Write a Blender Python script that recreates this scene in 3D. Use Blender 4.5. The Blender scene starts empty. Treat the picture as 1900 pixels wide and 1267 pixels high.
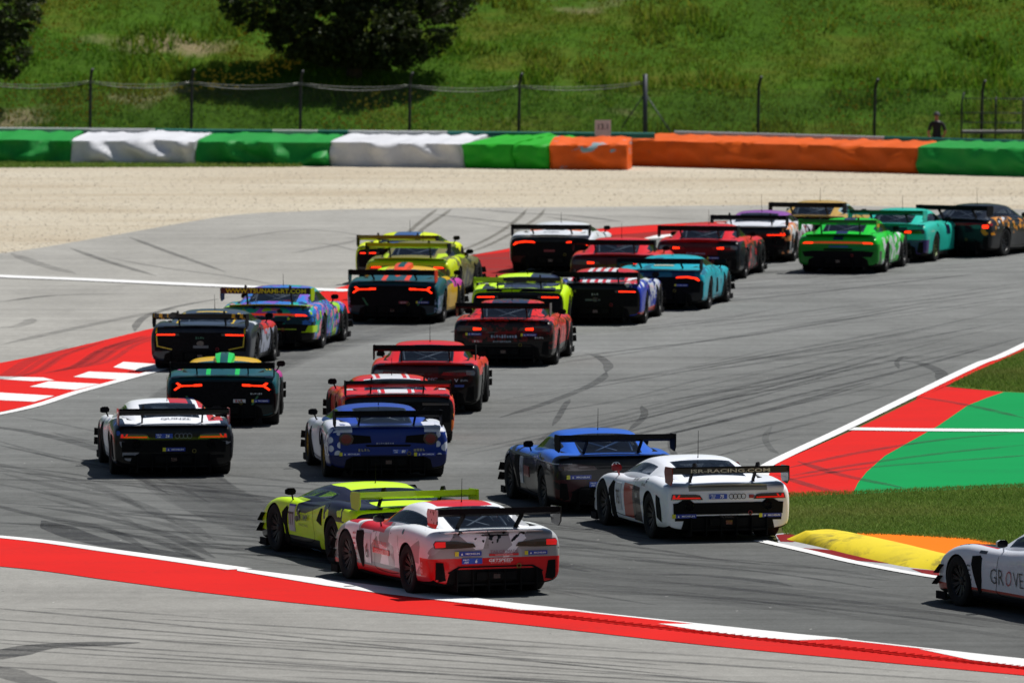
import bpy, bmesh, math, random, ast
import numpy as np
from mathutils import Vector, Matrix, noise
from mathutils.bvhtree import BVHTree

random.seed(7)
R = math.radians
scene = bpy.context.scene
COL = scene.collection

# ------------------------------------------------------------------ camera
FPX = 17000.0                    # focal length in pixels of a 1900 px wide picture
CAM_H = 11.4
PITCH = math.atan((633.5 + 390) / FPX)
cam_data = bpy.data.cameras.new('camera')
cam = bpy.data.objects.new('camera', cam_data)
COL.objects.link(cam)
cam.location = (0, 0, CAM_H)
cam.rotation_euler = (math.pi / 2 - PITCH, 0, 0)
cam_data.sensor_width = 36
cam_data.lens = FPX / 1900 * 36
cam_data.clip_start = 1
cam_data.clip_end = 5000
cam_data.dof.use_dof = True
cam_data.dof.focus_distance = 136
cam_data.dof.aperture_fstop = 4.2
scene.camera = cam

# ------------------------------------------------------------------ sky and sun
SUN_EL, SUN_AZ = R(64), R(62)    # azimuth from +Y towards +X: ahead of the camera, to the right
world = bpy.data.worlds.new('World')
scene.world = world
world.use_nodes = True
wn = world.node_tree
bg = wn.nodes['Background']
sky = wn.nodes.new('ShaderNodeTexSky')
sky.sky_type = 'NISHITA'
sky.sun_disc = False
sky.sun_elevation = SUN_EL
sky.sun_rotation = SUN_AZ
wn.links.new(sky.outputs[0], bg.inputs[0])
bg.inputs[1].default_value = 0.05
sd = bpy.data.lights.new('sun', 'SUN')
sd.energy = 5.0
sd.angle = R(0.53)
sd.color = (1.0, 0.975, 0.94)
sun = bpy.data.objects.new('sun', sd)
COL.objects.link(sun)
sdir = Vector((math.sin(SUN_AZ) * math.cos(SUN_EL), math.cos(SUN_AZ) * math.cos(SUN_EL), math.sin(SUN_EL)))
sun.rotation_euler = sdir.to_track_quat('Z', 'Y').to_euler()
sun.location = (60, 250, 120)
scene.view_settings.view_transform = 'Standard'
scene.view_settings.look = 'None'
scene.view_settings.exposure = 0.0
scene.view_settings.gamma = 1.0
scene.view_settings.use_curve_mapping = False
scene.render.engine = 'CYCLES'
scene.cycles.use_denoising = True
scene.cycles.max_bounces = 6
scene.cycles.transparent_max_bounces = 12


# ------------------------------------------------------------------ helpers
def G(px, py, z=0.0):
    """the point at height z that the surveyed picture position (px, py) falls on"""
    x = (px - 950) / FPX
    v = (py - 633.5) / FPX
    sp, cp = math.sin(PITCH), math.cos(PITCH)
    d = Vector((x, cp - v * sp, -sp - v * cp))
    t = (z - CAM_H) / d.z
    return Vector((d.x * t, d.y * t, z))


def hexc(h):
    h = h.lstrip('#')
    out = []
    for i in (0, 2, 4):
        c = int(h[i:i + 2], 16) / 255
        out.append(c / 12.92 if c <= .04045 else ((c + .055) / 1.055) ** 2.4)
    return tuple(out) + (1.0,)


def catmull(pts, n=6, closed=False):
    pts = [Vector(p) for p in pts]
    if len(pts) < 3:
        return pts
    out = []
    m = len(pts)
    rng = range(m if closed else m - 1)
    for i in rng:
        if closed:
            p0, p1, p2, p3 = pts[i - 1], pts[i], pts[(i + 1) % m], pts[(i + 2) % m]
        else:
            p1, p2 = pts[i], pts[i + 1]
            p0 = pts[i - 1] if i else p1 * 2 - p2
            p3 = pts[i + 2] if i + 2 < m else p2 * 2 - p1
        for k in range(n):
            t = k / n
            out.append(.5 * ((2 * p1) + (p2 - p0) * t + (2 * p0 - 5 * p1 + 4 * p2 - p3) * t * t + (3 * p1 - p0 - 3 * p2 + p3) * t ** 3))
    if not closed:
        out.append(pts[-1])
    return out


def make_mesh(name, verts, faces, mats=(), smooth=False, mat_idx=None, sharp=None):
    me = bpy.data.meshes.new(name)
    me.from_pydata([tuple(v) for v in verts], [], faces)
    for m in mats:
        me.materials.append(m)
    if mat_idx is not None:
        me.polygons.foreach_set('material_index', mat_idx)
    if smooth:
        me.polygons.foreach_set('use_smooth', [True] * len(me.polygons))
        if sharp:
            me.set_sharp_from_angle(angle=R(sharp))
    me.update()
    return me


def link(name, me, parent=None, **props):
    o = bpy.data.objects.new(name, me)
    COL.objects.link(o)
    if parent:
        o.parent = parent
    for k, v in props.items():
        o[k] = v
    return o


def tag(o, label, cat, group=None):
    o['label'] = label
    o['category'] = cat
    if group:
        o['group'] = group
    return o


def bm_mesh(bm, name, mats=(), smooth=False, sharp=None):
    me = bpy.data.meshes.new(name)
    bm.normal_update()
    bm.to_mesh(me)
    bm.free()
    for m in mats:
        me.materials.append(m)
    if smooth:
        me.polygons.foreach_set('use_smooth', [True] * len(me.polygons))
        if sharp:
            me.set_sharp_from_angle(angle=R(sharp))
    me.update()
    return me


def tube(path, r, seg=8, cap=True):
    """verts, faces of a tube; r is a number or a list"""
    path = [Vector(p) for p in path]
    n = len(path)
    rr = r if isinstance(r, (list, tuple)) else [r] * n
    verts, faces = [], []
    ref = Vector((.31, .17, .93))
    for i, p in enumerate(path):
        t = (path[min(i + 1, n - 1)] - path[max(i - 1, 0)]).normalized()
        u = t.cross(ref)
        if u.length < .05:
            u = t.cross(Vector((1, 0, 0)))
        u.normalize()
        w = t.cross(u)
        for k in range(seg):
            a = 2 * math.pi * k / seg
            verts.append(p + (u * math.cos(a) + w * math.sin(a)) * rr[i])
    for i in range(n - 1):
        for k in range(seg):
            k2 = (k + 1) % seg
            faces.append((i * seg + k, i * seg + k2, (i + 1) * seg + k2, (i + 1) * seg + k))
    if cap:
        faces.append(tuple(range(seg))[::-1])
        faces.append(tuple((n - 1) * seg + k for k in range(seg)))
    return verts, faces


class VF:
    """collects verts and faces of several shapes for one mesh"""
    def __init__(self):
        self.v, self.f, self.m = [], [], []

    def add(self, vf, m=0):
        o = len(self.v)
        self.v += [Vector(p) for p in vf[0]]
        for f in vf[1]:
            self.f.append(tuple(i + o for i in f))
            self.m.append(m)
        return self

    def box(self, a, b, m=0):
        (x0, y0, z0), (x1, y1, z1) = a, b
        v = [(x0, y0, z0), (x1, y0, z0), (x1, y1, z0), (x0, y1, z0), (x0, y0, z1), (x1, y0, z1), (x1, y1, z1), (x0, y1, z1)]
        f = [(3, 2, 1, 0), (4, 5, 6, 7), (0, 1, 5, 4), (1, 2, 6, 5), (2, 3, 7, 6), (3, 0, 4, 7)]
        return self.add((v, f), m)

    def prism_x(self, poly_yz, x0, x1, m=0):
        n = len(poly_yz)
        v = [(x0, y, z) for y, z in poly_yz] + [(x1, y, z) for y, z in poly_yz]
        f = [tuple(range(n)), tuple(range(2 * n - 1, n - 1, -1))]
        f += [(i, i + n, (i + 1) % n + n, (i + 1) % n) for i in range(n)]
        return self.add((v, f), m)

    def prism_y(self, poly_xz, y0, y1, m=0):
        n = len(poly_xz)
        v = [(x, y0, z) for x, z in poly_xz] + [(x, y1, z) for x, z in poly_xz]
        f = [tuple(range(n)), tuple(range(2 * n - 1, n - 1, -1))]
        f += [(i, i + n, (i + 1) % n + n, (i + 1) % n) for i in range(n)]
        return self.add((v, f), m)

    def mesh(self, name, mats=(), smooth=False, sharp=None, fix=True):
        me = make_mesh(name, self.v, self.f, mats, False, self.m)
        if fix:
            bm = bmesh.new()
            bm.from_mesh(me)
            bmesh.ops.recalc_face_normals(bm, faces=bm.faces)
            bm.to_mesh(me)
            bm.free()
        if smooth:
            me.polygons.foreach_set('use_smooth', [True] * len(me.polygons))
            if sharp:
                me.set_sharp_from_angle(angle=R(sharp))
        me.update()
        return me


# ------------------------------------------------------------------ materials
class NT:
    def __init__(self, name):
        self.mat = bpy.data.materials.new(name)
        self.mat.use_nodes = True
        self.t = self.mat.node_tree
        self.b = self.t.nodes['Principled BSDF']
        self.out = self.t.nodes['Material Output']

    def n(self, kind, ins=None, **props):
        nd = self.t.nodes.new('ShaderNode' + kind)
        for k, v in props.items():
            setattr(nd, k, v)
        for k, v in (ins or {}).items():
            self.put(nd.inputs[k], v)
        return nd

    def put(self, sock, v):
        if isinstance(v, bpy.types.NodeSocket):
            self.t.links.new(v, sock)
        else:
            sock.default_value = v

    def math(self, op, a, b=0.0, c=None):
        nd = self.n('Math', operation=op)
        self.put(nd.inputs[0], a)
        self.put(nd.inputs[1], b)
        if c is not None:
            self.put(nd.inputs[2], c)
        return nd.outputs[0]

    def mix(self, fac, a, b):
        nd = self.n('Mix', data_type='RGBA')
        self.put(nd.inputs[0], fac)
        self.put(nd.inputs[6], a)
        self.put(nd.inputs[7], b)
        return nd.outputs[2]

    def ramp(self, fac, stops):
        nd = self.n('ValToRGB')
        self.put(nd.inputs[0], fac)
        el = nd.color_ramp.elements
        while len(el) < len(stops):
            el.new(.5)
        for e, (p, c) in zip(el, stops):
            e.position = p
            e.color = c if len(c) == 4 else tuple(c) + (1,)
        return nd.outputs[0]

    def noise(self, vec, scale, detail=4, rough=.55, dist=0):
        nd = self.n('TexNoise')
        self.put(nd.inputs['Vector'], vec)
        nd.inputs['Scale'].default_value = scale
        nd.inputs['Detail'].default_value = detail
        nd.inputs['Roughness'].default_value = rough
        nd.inputs['Distortion'].default_value = dist
        return nd.outputs[0]

    def mapped(self, vec, scale=(1, 1, 1), rot=(0, 0, 0), loc=(0, 0, 0)):
        nd = self.n('Mapping')
        self.put(nd.inputs[0], vec)
        nd.inputs['Location'].default_value = loc
        nd.inputs['Rotation'].default_value = rot
        nd.inputs['Scale'].default_value = scale
        return nd.outputs[0]

    def bump(self, h, strength=.3, dist=.02):
        nd = self.n('Bump')
        self.put(nd.inputs['Height'], h)
        nd.inputs['Strength'].default_value = strength
        nd.inputs['Distance'].default_value = dist
        self.t.links.new(nd.outputs[0], self.b.inputs['Normal'])

    def set(self, **kw):
        for k, v in kw.items():
            self.put(self.b.inputs[k.replace('_', ' ')], v)
        return self


def plain(name, col, rough=.5, metal=0.0, coat=0.0, emit=None, estr=0.0, vary=0.12, scale=9.0, spec=.5):
    """a plain procedural material with faint wear"""
    t = NT(name)
    c = hexc(col) if isinstance(col, str) else tuple(col) + (1,)
    g = t.n('TexCoord').outputs['Object']
    nz = t.noise(g, scale, 5)
    dark = tuple(x * (1 - vary) for x in c[:3]) + (1,)
    lite = tuple(min(1, x * (1 + vary) + .002) for x in c[:3]) + (1,)
    t.set(Base_Color=t.ramp(nz, [(.3, dark), (.7, lite)]), Roughness=rough, Metallic=metal, Coat_Weight=coat)
    t.b.inputs['Coat Roughness'].default_value = .05
    t.b.inputs['Specular IOR Level'].default_value = spec
    if emit:
        t.b.inputs['Emission Color'].default_value = hexc(emit)
        t.b.inputs['Emission Strength'].default_value = estr
    return t.mat


def livery(name, base, layers=(), rough=.34, coat=.34):
    """car paint: layers of (colour, condition) where the condition is written in car coordinates
    x right, ax = |x|, y forward from the rear axle, z up; noise(s), cell(s) and spot(s) are patterns"""
    t = NT(name)
    g = t.n('TexCoord').outputs['Object']
    sep = t.n('SeparateXYZ', {0: g}).outputs
    var = {'x': sep[0], 'y': sep[1], 'z': sep[2], 'ax': t.math('ABSOLUTE', sep[0])}

    def ev(nd):
        if isinstance(nd, ast.Expression):
            return ev(nd.body)
        if isinstance(nd, ast.Constant):
            return float(nd.value)
        if isinstance(nd, ast.Name):
            return var[nd.id]
        if isinstance(nd, ast.UnaryOp):
            v = ev(nd.operand)
            if isinstance(nd.op, ast.Not):
                return t.math('SUBTRACT', 1.0, v)
            return -v if isinstance(v, float) else t.math('MULTIPLY', v, -1.0)
        if isinstance(nd, ast.BinOp):
            a, b = ev(nd.left), ev(nd.right)
            op = {ast.Add: 'ADD', ast.Sub: 'SUBTRACT', ast.Mult: 'MULTIPLY', ast.Div: 'DIVIDE', ast.Mod: 'FLOORED_MODULO'}[type(nd.op)]
            return t.math(op, a, b)
        if isinstance(nd, ast.Compare):
            items = [nd.left] + nd.comparators
            r = None
            for i, o in enumerate(nd.ops):
                k = t.math('GREATER_THAN' if isinstance(o, ast.Gt) else 'LESS_THAN', ev(items[i]), ev(items[i + 1]))
                r = k if r is None else t.math('MULTIPLY', r, k)
            return r
        if isinstance(nd, ast.BoolOp):
            vs = [ev(v) for v in nd.values]
            r = vs[0]
            for v in vs[1:]:
                r = t.math('MULTIPLY' if isinstance(nd.op, ast.And) else 'MAXIMUM', r, v)
            return r
        if isinstance(nd, ast.Call):
            s = ev(nd.args[0])
            if nd.func.id == 'noise':
                return t.noise(g, s, 2)
            vo = t.n('TexVoronoi')
            t.put(vo.inputs['Vector'], g)
            vo.inputs['Scale'].default_value = s
            if nd.func.id == 'spot':
                return vo.outputs['Distance']
            return t.n('SeparateColor', {0: vo.outputs['Color']}).outputs[0]
        raise ValueError(ast.dump(nd))

    col = hexc(base)
    for c, cond in layers:
        col = t.mix(ev(ast.parse(cond, mode='eval')), col, hexc(c))
    dirt = t.noise(g, 3.5, 6, .65)
    low = t.n('MapRange', {0: dirt, 1: .50, 2: .85, 3: 0.0, 4: .12}).outputs[0]
    col = t.mix(low, col, (.10, .095, .085, 1))
    t.set(Base_Color=col, Roughness=rough, Coat_Weight=coat)
    t.b.inputs['Specular IOR Level'].default_value = .15
    t.b.inputs['Coat Roughness'].default_value = .03
    return t.mat


M = {}
M['carbon'] = plain('black_carbon', (.006, .006, .007), .75, 0, 0, vary=.3, scale=30, spec=.08)
M['matte'] = plain('matte_black', (.005, .005, .005), .8, spec=.12)
M['gloss'] = plain('gloss_black', (.006, .006, .007), .15, 0, .5)
M['tyre'] = plain('tyre_rubber', (.010, .010, .010), .8, vary=.25, spec=.2)
M['rim'] = plain('dark_rim', (.010, .010, .011), .45, 0, spec=.3)
M['rim_gold'] = plain('gold_rim', '#8a6a28', .35, .8)
M['steel'] = plain('steel', (.5, .5, .5), .3, 1.0)
M['cage'] = plain('cage_tube', (.32, .34, .37), .4)
M['seat'] = plain('seat_cloth', (.03, .03, .035), .8)
M['white'] = plain('white_print', (.80, .80, .80), .4, vary=.03)
M['lampdark'] = plain('dark_lamp_glass', (.03, .002, .003), .12, 0, .8)
M['lampred'] = plain('red_lamp_glass', (.50, .004, .006), .15, 0, .5, '#ff0602', .35)
M['lamplit'] = plain('lit_red_lamp', (.6, .03, .01), .3, 0, 0, '#ff2806', 2.6)
M['lampclear'] = plain('clear_lamp_glass', (.16, .16, .17), .15, .4, .8)


def glass_material():
    t = NT('tinted_glass')
    g = t.n('TexCoord').outputs['Object']
    nz = t.noise(g, 2.5, 3)
    t.set(Base_Color=(.004, .006, .011, 1), Roughness=.04, Coat_Weight=.3)
    tr = t.n('BsdfTransparent')
    tr.inputs[0].default_value = (.60, .66, .72, 1)
    f = t.n('MapRange', {0: nz, 1: .3, 2: .7, 3: .40, 4: .54}).outputs[0]
    mx = t.n('MixShader')
    t.put(mx.inputs[0], f)
    t.t.links.new(tr.outputs[0], mx.inputs[1])
    t.t.links.new(t.b.outputs[0], mx.inputs[2])
    t.t.links.new(mx.outputs[0], t.out.inputs[0])
    return t.mat


M['glass'] = glass_material()
_cols = {}


def print_mat(col):
    if col not in _cols:
        _cols[col] = plain('print_' + col.strip('#'), col, .4, 0, .3, vary=.04)
    return _cols[col]
# ------------------------------------------------------------------ ground materials
def asphalt(name, base, spread, streak, rot=0.0, warm=1.0, rubber=0.0, line=None):
    t = NT(name)
    g = t.n('TexCoord').outputs['Object']
    big = t.noise(t.mapped(g, (.10, .05, 1)), 1.0, 5, .6)
    mid = t.noise(t.mapped(g, (.5, .22, 1), (0, 0, rot)), 1.0, 6, .65, .4)
    st = t.noise(t.mapped(g, (.035, .9, 1), (0, 0, rot)), 1.0, 5, .62, .25)
    st2 = t.noise(t.mapped(g, (.06, 3.6, 1), (0, 0, rot * .8)), 1.0, 4, .6, .15)
    fine = t.noise(g, 26, 3, .7)
    s = t.math('MULTIPLY_ADD', t.math('SUBTRACT', big, .5), 1.5 * spread, 1.0)
    s = t.math('MULTIPLY_ADD', t.math('SUBTRACT', mid, .5), 1.3 * spread, s)
    s = t.math('MULTIPLY_ADD', t.math('SUBTRACT', st, .5), 2.0 * streak, s)
    s = t.math('MULTIPLY_ADD', t.math('SUBTRACT', st2, .5), 1.3 * streak, s)
    s = t.math('MULTIPLY_ADD', t.math('SUBTRACT', fine, .5), .8, s)
    s = t.math('MULTIPLY_ADD', t.math('SUBTRACT', t.noise(t.mapped(g, (1, .5, 1)), 5.5, 4, .7), .5), .45, s)
    if rubber:
        thin = t.n('MapRange', {0: st2, 1: .60, 2: .72, 3: 0.0, 4: rubber}).outputs[0]
        s = t.math('SUBTRACT', s, thin)
    if line:
        # rubber laid down where the cars brake and turn in, wandering with the surface
        sy = t.n('SeparateXYZ', {0: g}).outputs
        wob = t.math('MULTIPLY_ADD', big, 26.0, t.math('MULTIPLY_ADD', sy[0], -1.6, sy[1]))
        s = t.math('MULTIPLY', s, t.n('MapRange', {0: wob, 1: line[0], 2: line[1], 3: line[2], 4: 1.0}).outputs[0])
    s = t.math('MAXIMUM', s, .25)
    col = t.n('VectorMath', operation='SCALE')
    col.inputs[0].default_value = (base * warm, base * 1.008, base / warm * .955)
    t.put(col.inputs['Scale'], s)
    # sparse pale stones and dark rubber crumbs
    vo = t.n('TexVoronoi')
    t.put(vo.inputs['Vector'], g)
    vo.inputs['Scale'].default_value = 2.2
    crumb = t.math('LESS_THAN', vo.outputs['Distance'], .045)
    pick = t.n('SeparateColor', {0: vo.outputs['Color']}).outputs
    pale = t.math('MULTIPLY', crumb, t.math('GREATER_THAN', pick[0], .78))
    dark = t.math('MULTIPLY', crumb, t.math('LESS_THAN', pick[0], .14))
    c = t.mix(pale, col.outputs[0], (.5, .5, .47, 1))
    c = t.mix(dark, c, (.012, .012, .012, 1))
    t.set(Base_Color=c, Roughness=.82)
    t.b.inputs['Specular IOR Level'].default_value = .06
    t.bump(fine, .35, .01)
    return t.mat


def paint_ground(name, col, wear=.25, wearcol=(.10, .10, .10, 1), streak=.5, rot=0.0):
    t = NT(name)
    g = t.n('TexCoord').outputs['Object']
    c = hexc(col)
    a = t.noise(t.mapped(g, (.05, .8, 1), (0, 0, rot)), 1.0, 6, .65, .3)
    b = t.noise(g, 9, 5, .7)
    big = t.noise(g, .35, 3, .6)
    k = t.math('MULTIPLY_ADD', a, streak, t.math('MULTIPLY', b, 1 - streak))
    f = t.n('MapRange', {0: k, 1: .50, 2: .78, 3: 0.0, 4: wear}).outputs[0]
    base = t.mix(big, tuple(x * .88 for x in c[:3]) + (1,), tuple(min(1, x * 1.12) for x in c[:3]) + (1,))
    t.set(Base_Color=t.mix(f, base, wearcol), Roughness=.8)
    t.b.inputs['Specular IOR Level'].default_value = .05
    t.bump(b, .2, .01)
    return t.mat


MG = {}
MG['runoff_near'] = asphalt('run_off_asphalt', .245, .36, .22, R(6), 1.03)
MG['track'] = asphalt('track_asphalt', .180, .46, .42, R(9), .985, .22, (155, 200, .60))
MG['runoff_far'] = asphalt('far_run_off_asphalt', .290, .40, .22, R(-8), 1.035)
MG['red'] = paint_ground('red_ground_paint', '#c82420', .55, (.22, .03, .03, 1))
MG['red_far'] = paint_ground('rubbered_red_paint', '#8f2a28', 1.0, (.10, .055, .055, 1), .6, R(-10))
MG['red_worn'] = paint_ground('worn_red_paint', '#7b1f22', .8, (.09, .06, .06, 1), .5)
MG['white'] = paint_ground('white_ground_paint', '#d8d8d6', .30, (.30, .30, .30, 1))
MG['white_worn'] = paint_ground('worn_white_paint', '#a8a9ab', .9, (.13, .13, .13, 1))
MG['green'] = paint_ground('green_ground_paint', '#128a4a', .45, (.02, .14, .07, 1))
MG['orange'] = paint_ground('orange_ground_paint', '#e8741a', .22, (.25, .10, .03, 1))


def yellow_kerb():
    t = NT('yellow_kerb_paint')
    g = t.n('TexCoord').outputs['Object']
    a = t.noise(t.mapped(g, (1.6, .7, 1)), 1.0, 6, .7, .4)
    b = t.noise(g, .8, 2)
    f = t.math('MULTIPLY', t.n('MapRange', {0: a, 1: .50, 2: .66, 3: 0.0, 4: .9}).outputs[0], t.n('MapRange', {0: b, 1: .42, 2: .58, 3: .12, 4: 1.0}).outputs[0])
    t.set(Base_Color=t.mix(f, hexc('#dcc50a'), (.05, .045, .02, 1)), Roughness=.65)
    t.bump(a, .25, .03)
    return t.mat


MG['yellow'] = yellow_kerb()


def gravel():
    t = NT('beige_gravel')
    g = t.n('TexCoord').outputs['Object']
    big = t.noise(t.mapped(g, (.10, .30, 1)), 1.0, 5, .6)
    rake = t.noise(t.mapped(g, (.05, 1.1, 1), (0, 0, R(4))), 1.0, 5, .6, .3)
    fine = t.noise(g, 5.5, 5, .8)
    c = t.ramp(big, [(.25, (.39, .32, .22)), (.5, (.49, .43, .32)), (.75, (.55, .50, .395))])
    c = t.mix(t.n('MapRange', {0: rake, 1: .56, 2: .70, 3: 0.0, 4: .65}).outputs[0], c, (.36, .25, .15, 1))
    c = t.mix(t.n('MapRange', {0: fine, 1: .46, 2: .70, 3: 0.0, 4: .75}).outputs[0], c, (.20, .16, .12, 1))
    t.set(Base_Color=c, Roughness=.9)
    t.bump(fine, .6, .05)
    return t.mat


MG['gravel'] = gravel()


def soil_grass(name, a, b, c, dirt):
    t = NT(name)
    g = t.n('TexCoord').outputs['Object']
    n1 = t.noise(t.mapped(g, (.16, .30, .30)), 1.0, 5, .6)
    n2 = t.noise(g, 2.3, 5, .7)
    n3 = t.noise(t.mapped(g, (.12, .2, .2), loc=(7, 3, 0)), 1.0, 4, .6)
    col = t.ramp(n1, [(.32, a), (.5, b), (.70, c)])
    col = t.mix(t.n('MapRange', {0: n2, 1: .35, 2: .75, 3: 0.0, 4: .6}).outputs[0], col, tuple(x * .55 for x in a) + (1,))
    col = t.mix(t.n('MapRange', {0: n3, 1: .63, 2: .72, 3: 0.0, 4: .75}).outputs[0], col, dirt)
    t.set(Base_Color=col, Roughness=.95)
    t.b.inputs['Specular IOR Level'].default_value = .1
    t.bump(n2, .8, .15)
    return t.mat


MG['hill'] = soil_grass('hillside_turf', (.040, .092, .005), (.058, .130, .007), (.12, .115, .013), (.27, .21, .13, 1))
MG['infield'] = soil_grass('infield_turf', (.065, .11, .016), (.095, .16, .024), (.14, .16, .036), (.17, .14, .075, 1))
MG['ground'] = soil_grass('open_ground', (.06, .07, .02), (.09, .09, .03), (.12, .11, .05), (.2, .16, .1, 1))


# ------------------------------------------------------------------ flat ground
def sheet(name, px, z, mat, parent=None, smooth_pts=0, kind='structure'):
    pts = [Vector((a, b, 0)) for a, b in px]
    if smooth_pts:
        pts = catmull(pts, smooth_pts, True)
    me = make_mesh(name, [G(p.x, p.y, z) for p in pts], [tuple(range(len(pts)))], [mat])
    if me.polygons[0].normal.z < 0:
        me.flip_normals()
    o = link(name, me, parent)
    if not parent:
        o['kind'] = kind
    return o


def band(name, top, bottom, z, mat, parent=None, n=8):
    """sheet between two surveyed lines given left to right"""
    a = catmull([(p[0], p[1], 0) for p in top], n)
    b = catmull([(p[0], p[1], 0) for p in bottom], n)
    pts = a + b[::-1]
    me = make_mesh(name, [G(p.x, p.y, z) for p in pts], [tuple(range(len(pts)))], [mat])
    if me.polygons[0].normal.z < 0:
        me.flip_normals()
    o = link(name, me, parent)
    if not parent:
        o['kind'] = 'structure'
    return o


def stripe(name, line, width, z, mat, parent=None, n=10, taper=False):
    """a painted line of a width in metres along a surveyed line"""
    c = [G(p.x, p.y, z) for p in catmull([(q[0], q[1], 0) for q in line], n)]
    v, f = [], []
    m = len(c)
    for i, p in enumerate(c):
        t = (c[min(i + 1, m - 1)] - c[max(i - 1, 0)]).normalized()
        s = Vector((-t.y, t.x, 0))
        w = width if not isinstance(width, (tuple, list)) else width[0] + (width[1] - width[0]) * i / (m - 1)
        if taper:
            w *= min(1, .12 + 5 * min(i, m - 1 - i) / (m - 1))
        v += [p + s * w / 2, p - s * w / 2]
    f = [(2 * i, 2 * i + 1, 2 * i + 3, 2 * i + 2) for i in range(m - 1)]
    me = make_mesh(name, v, f, [mat])
    if me.polygons[0].normal.z < 0:
        me.flip_normals()
    o = link(name, me, parent)
    if not parent:
        o['kind'] = 'structure'
    return o


gme = make_mesh('ground', [(-900, -200, -.004), (900, -200, -.004), (900, 2500, -.004), (-900, 2500, -.004)], [(0, 1, 2, 3)], [MG['ground']])
link('ground', gme, kind='structure')

GRAVEL_EDGE = [(-900, 545), (-350, 505), (0, 470), (190, 440), (420, 401), (560, 392), (720, 387), (1100, 384), (1500, 381), (1900, 389), (2300, 396)]
band('gravel_trap', [(-900, 296), (0, 300), (1200, 304), (1900, 318), (2300, 326)], [(-900, 560), (-350, 520), (0, 490), (190, 460), (420, 420), (560, 410), (720, 400), (1100, 398), (1500, 396), (1900, 400), (2300, 410)], .002, MG['gravel'])
OUTER = [(-900, 960), (-400, 968), (0, 994), (220, 1022), (445, 1054), (600, 1074), (800, 1099), (1000, 1124), (1300, 1156), (1600, 1188), (1900, 1221), (2300, 1262)]
LEFT_EDGE = [(-900, 850), (-400, 830), (0, 765), (150, 723), (295, 684), (420, 652), (655, 590), (880, 527), (1060, 482), (1196, 446), (1300, 432), (1450, 418), (1900, 402), (2300, 396)]
band('far_run_off', GRAVEL_EDGE, [(-900, 860), (-400, 840), (0, 775), (150, 733), (295, 694), (420, 662), (655, 600), (880, 537), (1060, 492), (1196, 456), (1300, 442), (1450, 428), (1900, 412), (2300, 406)], .004, MG['runoff_far'])
sheet('near_run_off', [(-900, 952)] + [(x, y - 6) for x, y in OUTER] + [(2300, 1600), (-900, 1600)], .004, MG['runoff_near'])
track = sheet('track', [(-900, 850)] + LEFT_EDGE[1:] + [(2300, 440), (1900, 641), (1815, 676), (1706, 728), (1568, 795), (1428, 861), (1412, 890), (1405, 940), (1410, 985), (1440, 1010), (1500, 1023), (1600, 1046), (1740, 1071), (1900, 1090), (2300, 1130)] + OUTER[::-1], .008, MG['track'])

# left kerb: red surface, white blocks, white edge line
lk = band('left_kerb', [(-900, 770), (-400, 740), (0, 673), (150, 641), (292, 607), (420, 582), (560, 550), (655, 527)],
          [(-900, 849), (-400, 829), (0, 764), (150, 722), (295, 683), (420, 651), (560, 615), (655, 589)], .012, MG['red'])
for q in ([(-300, 722), (0, 698), (80, 700), (101, 705), (60, 707), (0, 703), (-300, 733)],
          [(-200, 741), (0, 728), (101, 734), (64, 745), (0, 742), (-200, 757)],
          [(55, 717), (91, 707), (185, 712), (140, 723)],
          [(136, 699), (165, 689), (259, 693), (222, 704)],
          [(210, 681), (229, 671), (290, 675), (300, 683), (262, 688)],
          [(-300, 790), (-230, 772), (-60, 762), (-110, 776)]):
    sheet('kerb_block', q, .016, MG['white'], lk)
stripe('left_edge_line', [(x, y + 2) for x, y in LEFT_EDGE[:5]] + [(420, 654)], .22, .020, MG['white'])
far_red = band('far_red_kerb', [(655, 527), (760, 499), (866, 475), (953, 459), (1030, 440), (1105, 425), (1230, 416), (1380, 409), (1500, 405)],
               [(655, 589), (760, 559), (880, 526), (1000, 496), (1060, 481), (1196, 446), (1300, 432), (1400, 421), (1500, 414)], .012, MG['red_far'])
sheet('far_red_fresh', [(870, 476), (953, 460), (1030, 441), (1105, 426), (1230, 417), (1380, 410), (1300, 421), (1196, 432), (1110, 438), (1030, 449), (953, 466)], .016, MG['red'], far_red)
for q in ([(1188, 444), (1215, 437), (1262, 433), (1240, 441)], [(960, 505), (985, 497), (1020, 494), (1000, 501)], [(655, 541), (668, 536), (700, 538), (690, 544)]):
    sheet('kerb_block', q, .018, MG['white'], far_red)
stripe('run_off_line', [(-900, 470), (-300, 497), (0, 512), (150, 518), (415, 530), (655, 539)], .85, .022, MG['white'])

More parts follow.
